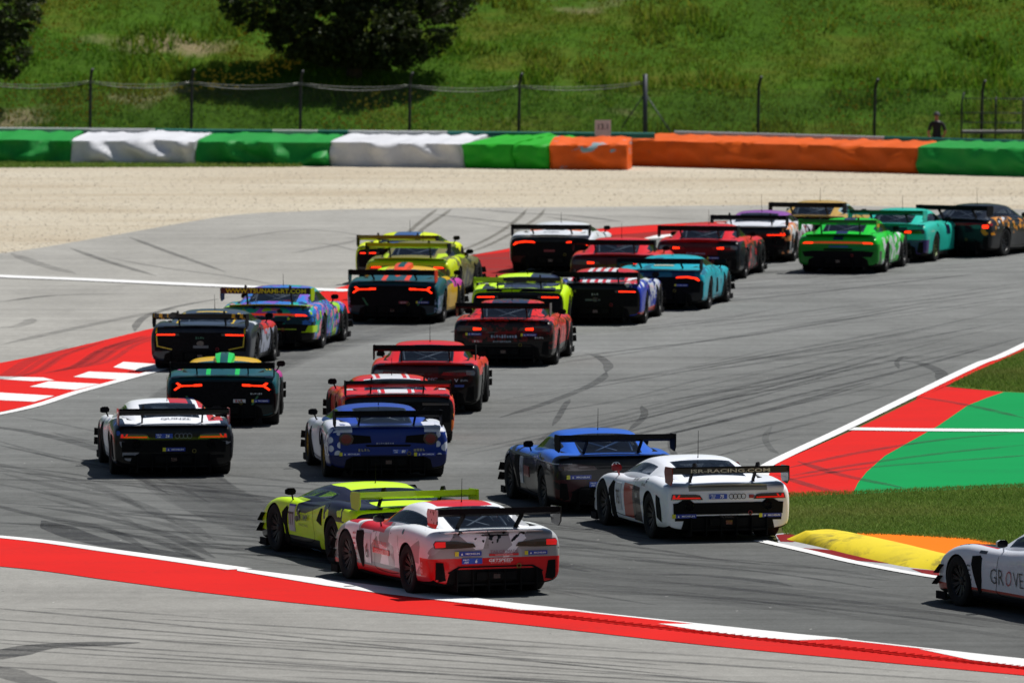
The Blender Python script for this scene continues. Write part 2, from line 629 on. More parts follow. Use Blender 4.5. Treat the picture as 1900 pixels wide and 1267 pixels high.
# near outer kerb
nr = band('near_red_band', [(x, y + 3) for x, y in OUTER], [(-900, 1015), (-400, 1022), (0, 1050), (200, 1075), (400, 1101), (640, 1127), (950, 1156), (1300, 1195), (1600, 1224), (1900, 1252), (2300, 1288)], .012, MG['red'])
stripe('near_edge_line', [(-900, 961), (-400, 969), (0, 995), (220, 1023), (445, 1055)], (.20, .42), .018, MG['white'])
stripe('near_edge_line', [(1000, 1125), (1300, 1157), (1600, 1189), (1900, 1222), (2300, 1263)], .11, .018, MG['white'])
nk = band('near_kerb', [(445, 1054), (600, 1074), (800, 1099), (1000, 1124), (1300, 1156), (1600, 1188), (1900, 1221), (2300, 1262)],
          [(445, 1059), (600, 1084), (800, 1112), (1000, 1136), (1300, 1170), (1600, 1203), (1900, 1236), (2300, 1277)], .016, MG['red'])
for q in ([(440, 1053), (600, 1073), (800, 1098), (950, 1117), (1100, 1134), (1040, 1132), (960, 1131), (860, 1118), (700, 1099), (600, 1085), (440, 1058)],
          [(1222, 1156), (1310, 1157), (1400, 1167), (1500, 1177), (1575, 1184), (1480, 1187), (1400, 1181), (1300, 1169)],
          [(1705, 1203), (1810, 1212), (1900, 1221), (2050, 1236), (1990, 1244), (1900, 1236), (1800, 1223)]):
    sheet('kerb_block', q, .020, MG['white'], nk)
# the row of saw teeth where kerb and band meet
tv = VF()
kl = [G(p.x, p.y, .016) for p in catmull([(860, 1121, 0), (1000, 1138, 0), (1300, 1172, 0), (1600, 1205, 0), (1900, 1238, 0), (2100, 1258, 0)], 20)]
acc = 0.0
for a, b in zip(kl, kl[1:]):
    seg = (b - a).length
    t = (b - a).normalized()
    s = Vector((-t.y, t.x, 0))
    k = 0.0
    while k < seg:
        p = a + t * k
        w = .055
        v = [p - t * w - s * .14, p + t * w - s * .14, p + t * w + s * .14, p - t * w + s * .14,
             p + t * w - s * .14 + Vector((0, 0, .012)), p + t * w + s * .14 + Vector((0, 0, .012))]
        tv.add((v, [(0, 1, 4), (3, 5, 2), (0, 4, 5, 3), (1, 2, 5, 4)]))
        k += .22
o = link('kerb_teeth', tv.mesh('kerb_teeth', [MG['red']]), nk)
o['kind'] = 'stuff'

# right side: painted red and green run-off, white lines, worn inner kerb
red_r = sheet('inner_red_paint', [(1418, 898), (1422, 880), (1442, 858), (1585, 797), (1700, 741), (1751, 717), (1806, 722), (1862, 727), (1830, 738), (1795, 752), (1740, 790), (1690, 818), (1642, 845), (1608, 875), (1592, 895), (1582, 916), (1450, 922), (1428, 915)], .012, MG['red'])
sheet('inner_green_paint', [(1862, 727), (1960, 731), (2300, 744), (2300, 900), (1900, 903), (1582, 916), (1592, 895), (1608, 875), (1642, 845), (1690, 818), (1740, 790), (1795, 752), (1830, 738)], .012, MG['green'])
sheet('inner_red_strip', [(1751, 718), (1815, 687), (1900, 650), (2300, 450), (2300, 441), (1900, 641), (1815, 676), (1706, 728), (1700, 740)], .012, MG['red'])
stripe('inner_edge_line', [(1412, 900), (1416, 876), (1432, 858), (1568, 794), (1706, 727), (1815, 675), (1900, 640), (2300, 440)], .22, .020, MG['white'])
stripe('inner_cross_line', [(1580, 795), (1730, 797), (1900, 798), (2300, 801)], .70, .023, MG['white'])
ik = sheet('inner_kerb', [(1438, 990), (1462, 988), (1513, 1006), (1600, 1030), (1677, 1047), (1750, 1056), (1900, 1078), (2300, 1120), (2300, 1130), (1900, 1090), (1740, 1071), (1600, 1046), (1500, 1023), (1445, 1008)], .012, MG['white_worn'])
for q in ([(1440, 992), (1466, 989), (1492, 1000), (1470, 1005), (1448, 1004)],
          [(1462, 1014), (1545, 1020), (1592, 1031), (1652, 1045), (1585, 1039), (1520, 1026)],
          [(1690, 1054), (1750, 1059), (1790, 1066), (1755, 1071), (1715, 1064)]):
    sheet('kerb_block', q, .016, MG['red_worn'], ik)
stripe('inner_kerb_line', [(1410, 1002), (1500, 1022), (1600, 1045), (1740, 1070), (1900, 1089), (2300, 1129)], .22, .020, MG['white'])
sheet('orange_kerb_apron', [(1590, 988), (1650, 990), (1800, 998), (1850, 1008), (1900, 1024), (2300, 1050), (2300, 1090), (1900, 1064), (1755, 1040), (1680, 1020), (1604, 1002)], .012, MG['orange'])
sheet('infield_grass_verge', [(1450, 914), (1580, 911), (1900, 897), (2300, 890), (2300, 1056), (1900, 1030), (1850, 1014), (1800, 1002), (1650, 993), (1540, 992), (1456, 994), (1446, 960)], .009, MG['infield'])
sheet('upper_grass_verge', [(1762, 717), (1815, 690), (1900, 653), (2300, 452), (2300, 746), (1960, 733), (1862, 727)], .010, MG['infield'])


# yellow sausage kerb
def sausage():
    top = catmull([(1458, 1000, 0), (1495, 996, 0), (1539, 990, 0), (1604, 1001, 0), (1677, 1017, 0), (1755, 1038, 0), (1900, 1072, 0)], 8)
    bot = catmull([(1462, 1002, 0), (1513, 1013, 0), (1556, 1024, 0), (1610, 1037, 0), (1677, 1051, 0), (1752, 1060, 0), (1900, 1080, 0)], 8)
    v, f = [], []
    prof = [(0, 0), (.06, .40), (.18, .78), (.34, .97), (.5, 1), (.66, .93), (.82, .68), (.94, .32), (1, 0)]
    n = len(top)
    for i, (a, b) in enumerate(zip(top, bot)):
        A, B = G(a.x, a.y, .010), G(b.x, b.y, .010)
        h = .155 * min(1, i / 7)
        for t, k in prof:
            p = A.lerp(B, t)
            p.z += h * k + .004 * noise.noise(p * 1.7)
            v.append(p)
    m = len(prof)
    for i in range(n - 1):
        for k in range(m - 1):
            f.append((i * m + k, i * m + k + 1, (i + 1) * m + k + 1, (i + 1) * m + k))
    me = make_mesh('sausage_kerb', v, f, [MG['yellow']], True)
    if me.polygons[20].normal.z < 0:
        me.flip_normals()
    link('sausage_kerb', me, kind='structure')


sausage()


# ------------------------------------------------------------------ tyre marks on the asphalt
def skid_mat(name, strength, warm=False):
    t = NT(name)
    g = t.n('TexCoord').outputs['Object']
    a = t.noise(t.mapped(g, (.35, 2.0, 1)), 1.0, 5, .7)
    b = t.noise(g, 14, 4, .7)
    f = t.n('MapRange', {0: a, 1: .30, 2: .66, 3: strength * .25, 4: strength}).outputs[0]
    f = t.math('MULTIPLY', f, t.n('MapRange', {0: b, 1: .25, 2: .6, 3: .45, 4: 1.0}).outputs[0])
    t.set(Base_Color=(.075, .062, .035, 1) if warm else (.022, .022, .024, 1), Roughness=.7)
    tr = t.n('BsdfTransparent')
    mx = t.n('MixShader')
    t.put(mx.inputs[0], f)
    t.t.links.new(tr.outputs[0], mx.inputs[1])
    t.t.links.new(t.b.outputs[0], mx.inputs[2])
    t.t.links.new(mx.outputs[0], t.out.inputs[0])
    return t.mat


SK = {'b': skid_mat('laid_rubber', .21), 's': skid_mat('strong_skid_rubber', .85), 'm': skid_mat('skid_rubber', .55), 'w': skid_mat('faint_skid_rubber', .32), 'd': skid_mat('dirt_track_mark', .6, True)}
marks = bpy.data.objects.new('skid_marks', None)
COL.objects.link(marks)
marks['kind'] = 'structure'


def skid(line, w, k, z=.014, taper=True):
    stripe('skid_mark', line, w, z, SK[k], marks, 10, taper)


# bold single marks
skid([(80, 965), (112, 980), (160, 998), (230, 1013), (300, 1025), (380, 1036)], .55, 's')
skid([(925, 775), (1000, 752), (1080, 722), (1115, 703), (1125, 690)], .20, 'm')
skid([(1125, 690), (1128, 676), (1108, 660), (1085, 655)], .2, 'm')
skid([(1025, 790), (1038, 770), (1048, 752), (1058, 740)], .12, 'm')
skid([(1028, 800), (1010, 815), (995, 830)], .2, 'w')
skid([(1165, 800), (1190, 778), (1196, 765), (1190, 752)], .14, 'm')
skid([(1668, 684), (1664, 672), (1674, 662), (1684, 663)], .10, 'm')
skid([(1255, 800), (1245, 820), (1250, 840), (1262, 850)], .12, 'm')
skid([(1432, 790), (1420, 812), (1430, 832), (1445, 842)], .12, 'w')
skid([(0, 1222), (30, 1208), (80, 1198), (160, 1194), (260, 1191)], .6, 's', .010)
skid([(0, 1236), (20, 1250), (60, 1262), (90, 1270)], .5, 'm', .010)
skid([(250, 615), (255, 600), (275, 585), (330, 568), (430, 550)], .18, 'm', .012)
skid([(60, 590), (52, 598), (30, 605), (0, 608)], .3, 'w', .012)
skid([(20, 470), (80, 492), (140, 508)], .35, 'w', .010)
skid([(1640, 668), (1700, 672), (1745, 690), (1740, 705)], .25, 'm')
# dirt tracks dragged out of the gravel
for dx in (0, 26):
    skid([(812 + dx, 387), (795 + dx, 400), (770 + dx * .8, 420), (745 + dx * .6, 445)], .13, 'd', .010)
    skid([(978 + dx * 1.3, 387), (962 + dx * 1.3, 405), (925 + dx, 432), (880 + dx, 455), (840 + dx, 470)], .13, 'd', .010)
# criss-cross on the far run-off
for l in ([(640, 440), (760, 455), (870, 470), (940, 482)], [(780, 395), (900, 408), (1000, 420), (1060, 428)], [(850, 410), (950, 425), (1010, 437)],
          [(560, 425), (640, 432), (720, 446)], [(500, 450), (600, 452), (680, 470)], [(240, 440), (320, 470), (420, 505)], [(130, 460), (200, 485), (290, 512)],
          [(200, 478), (300, 496), (420, 512), (520, 530)], [(420, 445), (520, 430), (620, 424)], [(1100, 400), (1200, 403), (1300, 408)], [(540, 470), (620, 455), (690, 440)],
          [(0, 640), (110, 615), (230, 590), (330, 572)], [(0, 560), (100, 548), (240, 545)], [(880, 388), (960, 395), (1060, 400), (1160, 412)], [(1010, 402), (1090, 412), (1150, 410)]):
    skid(l, random.uniform(.14, .30), random.choice('mmw'), .011)
rnd = random.Random(5)
# sweeping lines over the middle of the track, right-hand half
for i in range(64):
    y0 = rnd.uniform(505, 900)
    x0 = rnd.uniform(840, 1300)
    ln = rnd.uniform(350, 950)
    s1 = -.05 - .22 * (y0 - 500) / 400
    pts = []
    for k in range(5):
        q = k / 4
        pts.append((x0 + ln * q, y0 + s1 * ln * q + rnd.uniform(8, 20) * (q - q * q) * 2))
    lim = [p for p in pts if p[1] < 640 + (1900 - p[0]) * .47 - 14]
    if len(lim) > 2:
        skid(lim, rnd.uniform(.05, .17), rnd.choice('wwwm'))
# broad bands of laid-down rubber along the racing line
for off, w_ in ((0, 1.5), (34, 1.1), (-30, 1.0), (60, .8)):
    skid([(2000, 1178 - off * .6), (1500, 1118 - off * .5), (1000, 1066 - off * .4), (600, 1000 - off * .5), (380, 920 - off * .4), (300 + off, 830), (350 + off, 740), (520 + off, 655), (800 + off, 590 + off * .2), (1200, 535 + off * .4), (1900, 488 + off * .5)], w_, 'b', .0115)
# corner entry, lower left and below the cars
for i in range(60):
    x0 = rnd.uniform(-100, 1300)
    base = 994 + x0 * .1195
    y0 = base - rnd.uniform(8, 150)
    ln = rnd.uniform(250, 800)
    pts = [(x0 + ln * q, y0 + ln * q * (.095 + .03 * math.sin(i)) - 26 * (q - q * q)) for q in (0, .25, .5, .75, 1)]
    pts = [p for p in pts if p[1] < 994 + p[0] * .1195 - 5 and (p[0] < 1400 or p[1] > 1005 + (p[0] - 1400) * .21 + 8)]
    if len(pts) > 2:
        skid(pts, rnd.uniform(.10, .30), rnd.choice('wwmm'))
# left entry arcs
for i in range(16):
    y0 = 775 + i * 13 + rnd.uniform(-5, 5)
    x0 = rnd.uniform(-60, 160)
    skid([(x0, y0), (x0 + 110, y0 + rnd.uniform(15, 30)), (x0 + 240, y0 + 52), (x0 + 330, y0 + 95)], rnd.uniform(.10, .3), rnd.choice('wwm'))
# near run-off sheaf
for i in range(30):
    x0 = rnd.uniform(-150, 1300)
    y0 = 1085 + x0 * .085 + rnd.uniform(28, 170)
    ln = rnd.uniform(350, 1100)
    skid([(x0 + ln * q, y0 + ln * q * rnd.uniform(.055, .07) - 10 * (q - q * q)) for q in (0, .33, .66, 1)], rnd.uniform(.06, .20), rnd.choice('wwm'), .010)
for p0, s in ((1148, .075), (1166, .07), (1186, .062), (1192, .07), (1204, .055), (1126, .10)):
    skid([(-120, p0 - 8), (200, p0 + 200 * s), (600, p0 + 600 * s), (1000, p0 + 1000 * s), (1300, p0 + 1300 * s)], .14, 'm', .010)
# over the painted run-off
for l in ([(1450, 870), (1600, 838), (1750, 815), (1900, 802)], [(1450, 885), (1600, 860), (1750, 840), (1900, 825)], [(1440, 893), (1600, 868), (1800, 852), (1960, 840)],
          [(1700, 735), (1800, 752), (1900, 775)], [(1480, 855), (1560, 880), (1680, 905)], [(1440, 880), (1520, 905), (1560, 912)]):
    skid(l, rnd.uniform(.12, .22), 'm', .017)
for i in range(12):
    x0 = rnd.uniform(-120, 180)
    skid([(x0, 705 - x0 * .15), (x0 + 60, 690 - x0 * .15), (x0 + 110, 660 - x0 * .15), (x0 + 190, 632 - x0 * .12)], .14, 'w', .018)


# ------------------------------------------------------------------ hillside behind the circuit
HILL_Y = 289.0


def hill_z(x, y):
    d = y - HILL_Y
    if d <= 0:
        return 0.0
    h = .36 * d * min(1, d / 4 + .25)
    h += .35 * noise.noise(Vector((x * .13, y * .13, 3))) * min(1, d / 3)
    h += .12 * noise.noise(Vector((x * .5, y * .5, 9))) * min(1, d / 2)
    h += .9 * noise.noise(Vector((x * .04, y * .05, 1))) * min(1, d / 10)
    h += .22 * noise.noise(Vector((x * .28, y * .22, 17))) * min(1, d / 3)
    return h


def hill():
    xs = np.linspace(-70, 70, 150)
    ys = np.concatenate([np.linspace(HILL_Y - 4, HILL_Y + 24, 70), np.linspace(HILL_Y + 25, HILL_Y + 120, 40)])
    v = [(x, y, hill_z(x, y) - (.05 if y <= HILL_Y else 0)) for y in ys for x in xs]
    w = len(xs)
    f = [(j * w + i, j * w + i + 1, (j + 1) * w + i + 1, (j + 1) * w + i) for j in range(len(ys) - 1) for i in range(w - 1)]
    me = make_mesh('hillside', v, f, [MG['hill']], True)
    link('hillside', me, kind='structure')


hill()


def blade_material(name, stops, dry, transl=.4):
    t = NT(name)
    g = t.n('TexCoord').outputs['Object']
    at = t.n('Attribute', attribute_name='tone')
    n1 = t.noise(t.mapped(g, (.16, .30, .30)), 1.0, 5, .6)
    n2 = t.noise(t.mapped(g, (.07, .12, .12), loc=(3, 1, 0)), 1.0, 3, .5)
    k = t.math('MULTIPLY_ADD', at.outputs['Fac'], .45, t.math('MULTIPLY', n1, .62))
    col = t.ramp(k, stops)
    col = t.mix(t.n('MapRange', {0: n2, 1: .50, 2: .68, 3: 0.0, 4: .75}).outputs[0], col, dry)
    t.set(Base_Color=col, Roughness=.8)
    t.b.inputs['Specular IOR Level'].default_value = .15
    tl = t.n('BsdfTranslucent')
    t.put(tl.inputs[0], col)
    mx = t.n('MixShader')
    mx.inputs[0].default_value = transl
    t.t.links.new(t.b.outputs[0], mx.inputs[1])
    t.t.links.new(tl.outputs[0], mx.inputs[2])
    t.t.links.new(mx.outputs[0], t.out.inputs[0])
    return t.mat


def tri_mesh(name, V, mat, tone):
    """V: (n,3,3) triangles"""
    n = len(V)
    me = bpy.data.meshes.new(name)
    me.vertices.add(n * 3)
    me.vertices.foreach_set('co', V.reshape(-1).astype(np.float32))
    me.loops.add(n * 3)
    me.loops.foreach_set('vertex_index', np.arange(n * 3, dtype=np.int32))
    me.polygons.add(n)
    me.polygons.foreach_set('loop_start', np.arange(0, n * 3, 3, dtype=np.int32))
    at = me.attributes.new('tone', 'FLOAT', 'FACE')
    at.data.foreach_set('value', tone.astype(np.float32))
    me.materials.append(mat)
    me.update(calc_edges=True)
    return me


def blades(name, P, h, w, mat, seed, lean=.5, kind='stuff', parent=None):
    r = np.random.default_rng(seed)
    n = len(P)
    H = h * r.uniform(.4, 1.35, n)
    W = w * r.uniform(.6, 1.3, n)
    a = r.uniform(0, 2 * np.pi, n)
    d = np.stack([np.cos(a), np.sin(a), np.zeros(n)], 1)
    la = r.uniform(0, 2 * np.pi, n)
    ln = np.stack([np.cos(la), np.sin(la), np.zeros(n)], 1) * (H * lean * r.uniform(0, 1, n))[:, None]
    tip = P + ln
    tip[:, 2] += H
    V = np.stack([P - d * W[:, None] / 2, P + d * W[:, None] / 2, tip], 1)
    o = link(name, tri_mesh(name, V, mat, r.uniform(0, 1, n)), parent)
    if not parent:
        o['kind'] = kind
    return o


GRASS_HILL = blade_material('hill_grass_blades', [(.22, (.030, .085, .004, 1)), (.45, (.058, .170, .006, 1)), (.62, (.100, .215, .010, 1)), (.80, (.20, .21, .02, 1))], (.17, .15, .014, 1))
GRASS_TALL = blade_material('tall_grass_blades', [(.22, (.045, .105, .006, 1)), (.5, (.095, .21, .012, 1)), (.8, (.21, .24, .03, 1))], (.20, .18, .022, 1), .5)
GRASS_IN = blade_material('infield_grass_blades', [(.22, (.060, .110, .014, 1)), (.5, (.120, .215, .028, 1)), (.8, (.21, .25, .06, 1))], (.20, .19, .055, 1))
rg = np.random.default_rng(3)


def hill_grass():
    n = 190000
    y = HILL_Y - 1 + 24 * rg.uniform(0, 1, n) ** 1.15
    half = 950 / FPX * y * 1.25
    x = rg.uniform(-1, 1, n) * half
    clump = np.array([noise.noise(Vector((a * .8, b * .8, 5))) for a, b in zip(x[::1], y[::1])])
    keep = clump > rg.uniform(-.75, .25, n)
    x, y, clump = x[keep], y[keep], clump[keep]
    z = np.array([hill_z(a, b) for a, b in zip(x, y)]) - .02
    P = np.stack([x, y, z], 1)
    blades('hill_grass', P, .17, .040, GRASS_HILL, 4, 1.5)
    # taller tufts standing in patches
    tall = np.array([noise.noise(Vector((a * .30, b * .42, 33))) for a, b in zip(x, y)]) > .16
    tall &= np.random.default_rng(6).uniform(0, 1, len(x)) < .5
    blades('tall_hill_grass', P[tall], .36, .07, GRASS_TALL, 5, 1.0)
    # yellow wild flowers in drifts
    fl = [i for i in range(0, len(x), 3) if noise.noise(Vector((x[i] * .22, y[i] * .3, 21))) > (.0 if x[i] < -4 else .18)]
    fl = [i for i in fl if rg.uniform() < (.42 if x[i] < -4 else .16)][:7000]
    V = []
    for i in fl:
        p = P[i] + np.array([0, 0, rg.uniform(.2, .42)])
        s = rg.uniform(.025, .06)
        V.append([p + [-s, 0, -s * .6], p + [s, 0, -s * .6], p + [0, .3 * s, s]])
    me = tri_mesh('wild_flowers', np.array(V), plain('yellow_petals', (.62, .42, .012), .7), rg.uniform(0, 1, len(V)))
    link('wild_flowers', me, kind='stuff')


hill_grass()


def verge(name, px_poly, n, h, w, seed):
    """short mown grass filling a surveyed outline"""
    pts = [G(a, b, .01) for a, b in px_poly]
    xs, ys = [p.x for p in pts], [p.y for p in pts]
    P = []
    r = random.Random(seed)
    m = len(pts)
    while len(P) < n:
        x, y = r.uniform(min(xs), max(xs)), r.uniform(min(ys), max(ys))
        c = False
        j = m - 1
        for i in range(m):
            if (ys[i] > y) != (ys[j] > y) and x < (xs[j] - xs[i]) * (y - ys[i]) / (ys[j] - ys[i]) + xs[i]:
                c = not c
            j = i
        if c:
            P.append((x, y, .008))
    blades(name, np.array(P), h, w, GRASS_IN, seed, 1.7)


verge('verge_grass', [(1450, 915), (1580, 912), (1900, 898), (2000, 896), (2000, 1030), (1900, 1026), (1850, 1012), (1800, 1001), (1650, 992), (1540, 991), (1456, 993), (1447, 960)], 60000, .045, .014, 11)
verge('verge_grass', [(1764, 716), (1815, 690), (1900, 653), (2000, 605), (2000, 733), (1960, 731), (1862, 726)], 26000, .07, .020, 12)
verge('barrier_foot_grass', [(-60, 304), (560, 307), (560, 310), (-60, 312)], 6000, .10, .05, 13)


# ------------------------------------------------------------------ trees and shrubs
def leaf_mat(name, a, b, c):
    t = NT(name)
    at = t.n('Attribute', attribute_name='tone')
    col = t.ramp(at.outputs['Fac'], [(.1, a), (.6, b), (.95, c)])
    t.set(Base_Color=col, Roughness=.6)
    t.b.inputs['Specular IOR Level'].default_value = .25
    tl = t.n('BsdfTranslucent')
    t.put(tl.inputs[0], col)
    mx = t.n('MixShader')
    mx.inputs[0].default_value = .2
    t.t.links.new(t.b.outputs[0], mx.inputs[1])
    t.t.links.new(tl.outputs[0], mx.inputs[2])
    t.t.links.new(mx.outputs[0], t.out.inputs[0])
    return t.mat


LEAF = leaf_mat('dark_oak_leaves', (.016, .028, .007), (.030, .046, .011), (.062, .074, .018))
LEAF2 = leaf_mat('shrub_leaves', (.040, .085, .012), (.065, .125, .020), (.095, .15, .030))
BARK = plain('bark', (.06, .045, .03), .9, vary=.4, scale=4)


def foliage(name, lobes, count, size, mat, parent, seed):
    r = np.random.default_rng(seed)
    V, T = [], []
    vol = np.array([a[3] * a[4] * a[5] for a in lobes])
    for li, (cx, cy, cz, rx, ry, rz) in enumerate(lobes):
        n = int(count * vol[li] / vol.sum())
        u = r.normal(size=(n, 3))
        u /= np.linalg.norm(u, axis=1)[:, None]
        rad = r.uniform(.35, 1, n) ** .45
        # clumps: pull leaves toward twig centres so that gaps open
        tw = r.normal(size=(max(8, n // 60), 3))
        tw /= np.linalg.norm(tw, axis=1)[:, None]
        near = tw[np.argmax(u @ tw.T, axis=1)]
        u = u * .62 + near * .38
        p = np.array([cx, cy, cz]) + u * rad[:, None] * np.array([rx, ry, rz])
        for q in p:
            d1 = r.normal(size=3)
            d1 /= np.linalg.norm(d1)
            d2 = np.cross(d1, r.normal(size=3))
            d2 /= np.linalg.norm(d2) + 1e-6
            s = size * r.uniform(.6, 1.4)
            V.append([q - d2 * s * .42, q + d2 * s * .42, q + d1 * s])
            V.append([q - d2 * s * .42, q + d1 * s * .1 - d2 * s * .1, q - d1 * s * .55])
            tn = r.uniform(0, 1)
            T += [tn, tn]
    return link(name, tri_mesh(name, np.array(V), mat, np.array(T)), parent)


def tree(name, x, y, lobes, count, size, trunk_h, seed, label, mat=LEAF, cat='tree', group=None, tr=.22):
    z = hill_z(x, y)
    o = bpy.data.objects.new(name, None)
    COL.objects.link(o)
    o.location = (x, y, z)
    tag(o, label, cat, group)
    vf = VF()
    vf.add(tube([(0, 0, -.3), (.05, .03, trunk_h * .5), (.0, .1, trunk_h)], [tr * 1.25, tr, tr * .8], 10))
    rr = random.Random(seed)
    for cx, cy, cz, rx, ry, rz in lobes:
        vf.add(tube([(0, .1, trunk_h * .85), (cx * .45, cy * .45, (trunk_h + cz) / 2 - .1), (cx * .9, cy * .9, cz)], [tr * .55, tr * .38, tr * .12], 7))
        for k in range(3):
            e = Vector((cx + rr.uniform(-1, 1) * rx * .8, cy + rr.uniform(-1, 1) * ry * .8, cz + rr.uniform(-.4, .9) * rz))
            vf.add(tube([(cx * .7, cy * .7, cz * .85), e], [tr * .2, tr * .06], 5))
    link('trunk', vf.mesh('trunk', [BARK], True), o)
    foliage('crown', lobes, count, size, mat, o, seed)
    return o


# big evergreen over the middle of the hill, crown hanging close to the grass
bx, by = -5.1, 295.2
tree('evergreen_oak', bx, by,
     [(-2.7, -.4, 2.5, 1.7, 1.5, 1.15), (-1.1, -.9, 1.6, 1.6, 1.5, 1.15), (.7, -1.0, 1.35, 1.5, 1.5, 1.15), (2.0, -.5, 1.6, 1.35, 1.4, 1.15), (2.9, .1, 2.6, 1.2, 1.3, .95), (-.2, .2, 3.6, 2.8, 2.2, 1.6), (-.3, -.8, .85, 1.5, 1.1, .6), (1.3, -.8, .75, 1.2, 1.1, .6), (-1.7, -.6, 1.2, 1.2, 1.1, .7), (1.5, .5, 4.4, 2.0, 1.8, 1.4), (-1.8, .6, 4.3, 2.1, 1.8, 1.4)],
     75000, .095, 1.2, 31, 'large dark evergreen oak hanging low over the middle of the grassy hillside')
tree('evergreen_oak', -16.9, 292.6,
     [(-.9, -.3, 1.6, 1.7, 1.5, 1.5), (.6, -.3, 1.9, 1.0, 1.2, 1.0), (.2, 0, 3.4, 1.8, 1.7, 1.5), (-1.6, 0, 3.6, 1.6, 1.6, 1.4)],
     26000, .095, 1.3, 32, 'dark evergreen oak cut off by the left edge of the picture')


# ------------------------------------------------------------------ tyre barriers under painted covers
def cover_mat(name, col, patch=None, thr=.62):
    t = NT(name)
    g = t.n('TexCoord').outputs['Object']
    c = hexc(col)
    a = t.noise(g, .9, 5, .65)
    b = t.noise(g, 6, 5, .7)
    base = t.mix(a, tuple(x * .78 for x in c[:3]) + (1,), tuple(min(1, x * 1.2) for x in c[:3]) + (1,))
    base = t.mix(t.n('MapRange', {0: b, 1: .58, 2: .8, 3: 0.0, 4: .35}).outputs[0], base, (.10, .09, .08, 1))
    if patch:
        pz = t.noise(t.mapped(g, (.8, 1, 1.6), loc=(4, 2, 1)), 1.6, 4, .6)
        base = t.mix(t.n('MapRange', {0: pz, 1: thr, 2: thr + .03, 3: 0.0, 4: 1.0}).outputs[0], base, hexc(patch))
    t.set(Base_Color=base, Roughness=.55)
    t.b.inputs['Specular IOR Level'].default_value = .25
    t.bump(b, .3, .04)
    return t.mat


CG = cover_mat('green_cover', '#178a34')
CG2 = cover_mat('bright_green_cover', '#22a01e')
CW = cover_mat('white_cover', '#cfd0d4')
CO = cover_mat('orange_cover', '#d2570a')
COP = cover_mat('patched_orange_cover', '#d9590f', '#7f9aa0', .60)
COLTEAL = plain('teal_rail_paint', '#1b6f66', .6)
RAILWHITE = plain('white_rail_paint', '#b9bbba', .6)


def barrier(p0, p1, h, depth, mat, seed, label, fold=.17, group='tyre barriers along the gravel trap', rise=.20):
    A, B = G(*p0), G(*p1)
    L = (B - A).length
    d = (B - A).normalized()
    back = Vector((-d.y, d.x, 0))
    if back.y < 0:
        back = -back
    nu = max(10, int(L / .11))
    prof = []
    for k in range(9):
        prof.append((0, h * k / 8, 'f'))
    for k in range(1, 9):
        prof.append((depth * k / 8, h + rise * (k / 8) ** .7, 't'))
    prof += [(depth + .02, h * .5, 'b'), (depth + .02, 0, 'b')]
    v, f = [], []
    for i in range(nu + 1):
        u = i / nu
        s = u * L
        for y, z, kind in prof:
            off_y = off_z = 0.0
            q = Vector((s * .75 + z * .55, z * .8 - s * .1, seed * 3.1))
            n1 = noise.noise(q)
            n2 = noise.noise(Vector((s * 2.3, z * 2.2, seed * 1.7 + 5)))
            ridge = (1 - abs(n1) * 2.4)
            if kind == 'f':
                env = .35 + .65 * min(1, z / (h * .4))
                n3 = noise.noise(Vector((s * 1.5 + z * 1.3, z * 1.9 - s * .5, seed * 2.3 + 11)))
                off_y = -fold * (ridge * 1.1 + n2 * .7 + max(0, n3 - .05) * 2.6) * env
                off_z = .04 * n1 * (z / h)
                # rounded cushion and slack foot
                off_y += .05 * ((z / h - .45) ** 2) * 4 * .6
            else:
                bumps = math.sin(s * 2 * math.pi / .62) * math.sin(y * 2 * math.pi / .62)
                off_z = .035 * bumps + .05 * n2 + .04 * n1
            e = min(s, L - s)
            if e < .12:
                off_y += (.12 - e) * .5 if kind == 'f' else 0
            v.append(A + d * s + back * (y + off_y) + Vector((0, 0, max(0, z + off_z))))
    m = len(prof)
    for i in range(nu):
        for k in range(m - 1):
            f.append((i * m + k, (i + 1) * m + k, (i + 1) * m + k + 1, i * m + k + 1))
    f.append(tuple(range(m)))
    f.append(tuple(nu * m + k for k in range(m))[::-1])
    o0 = A
    v = [p - o0 for p in v]
    me = make_mesh('barrier_cover', v, f, [mat], True, None, 60)
    o = link('tyre_barrier', me)
    o.location = o0
    tag(o, label, 'barrier', group)
    return o


BH, BD = .73, 2.6
barrier((-240, 303), (131, 305), BH, BD, CG, 1, 'green covered tyre barrier at the left edge of the picture', .21)
barrier((131.5, 305), (363, 307), BH, BD, CW, 2, 'white covered tyre barrier between the two green ones on the left')
barrier((363.5, 307), (612, 309), BH, BD, CG, 3, 'wide green tyre barrier between two white barriers', .22)
barrier((612.5, 309), (865, 312), BH, BD, CW, 4, 'white covered tyre barrier left of the bright green one', .13)
barrier((865.5, 312), (954, 314), BH, BD, CG2, 5, 'bright green barrier right of the white one, left of the torn seam', .16)
barrier((955, 314), (1019, 315), BH, BD, CG2, 6, 'short bright green barrier touching the patched orange one', .12)
barrier((1019.5, 315.2), (1164, 315.9), BH + .02, 1.3, COP, 7, 'short orange barrier with grey patches below the white sign', .12)
barrier((1168, 308), (1703, 323), .78, 1.7, CO, 8, 'long orange covered tyre barrier on the right', .10, rise=.12)
barrier((1703.5, 323), (2120, 335), .80, 1.7, CG, 9, 'green covered tyre barrier at the right edge below the standing person', .10, rise=.14)


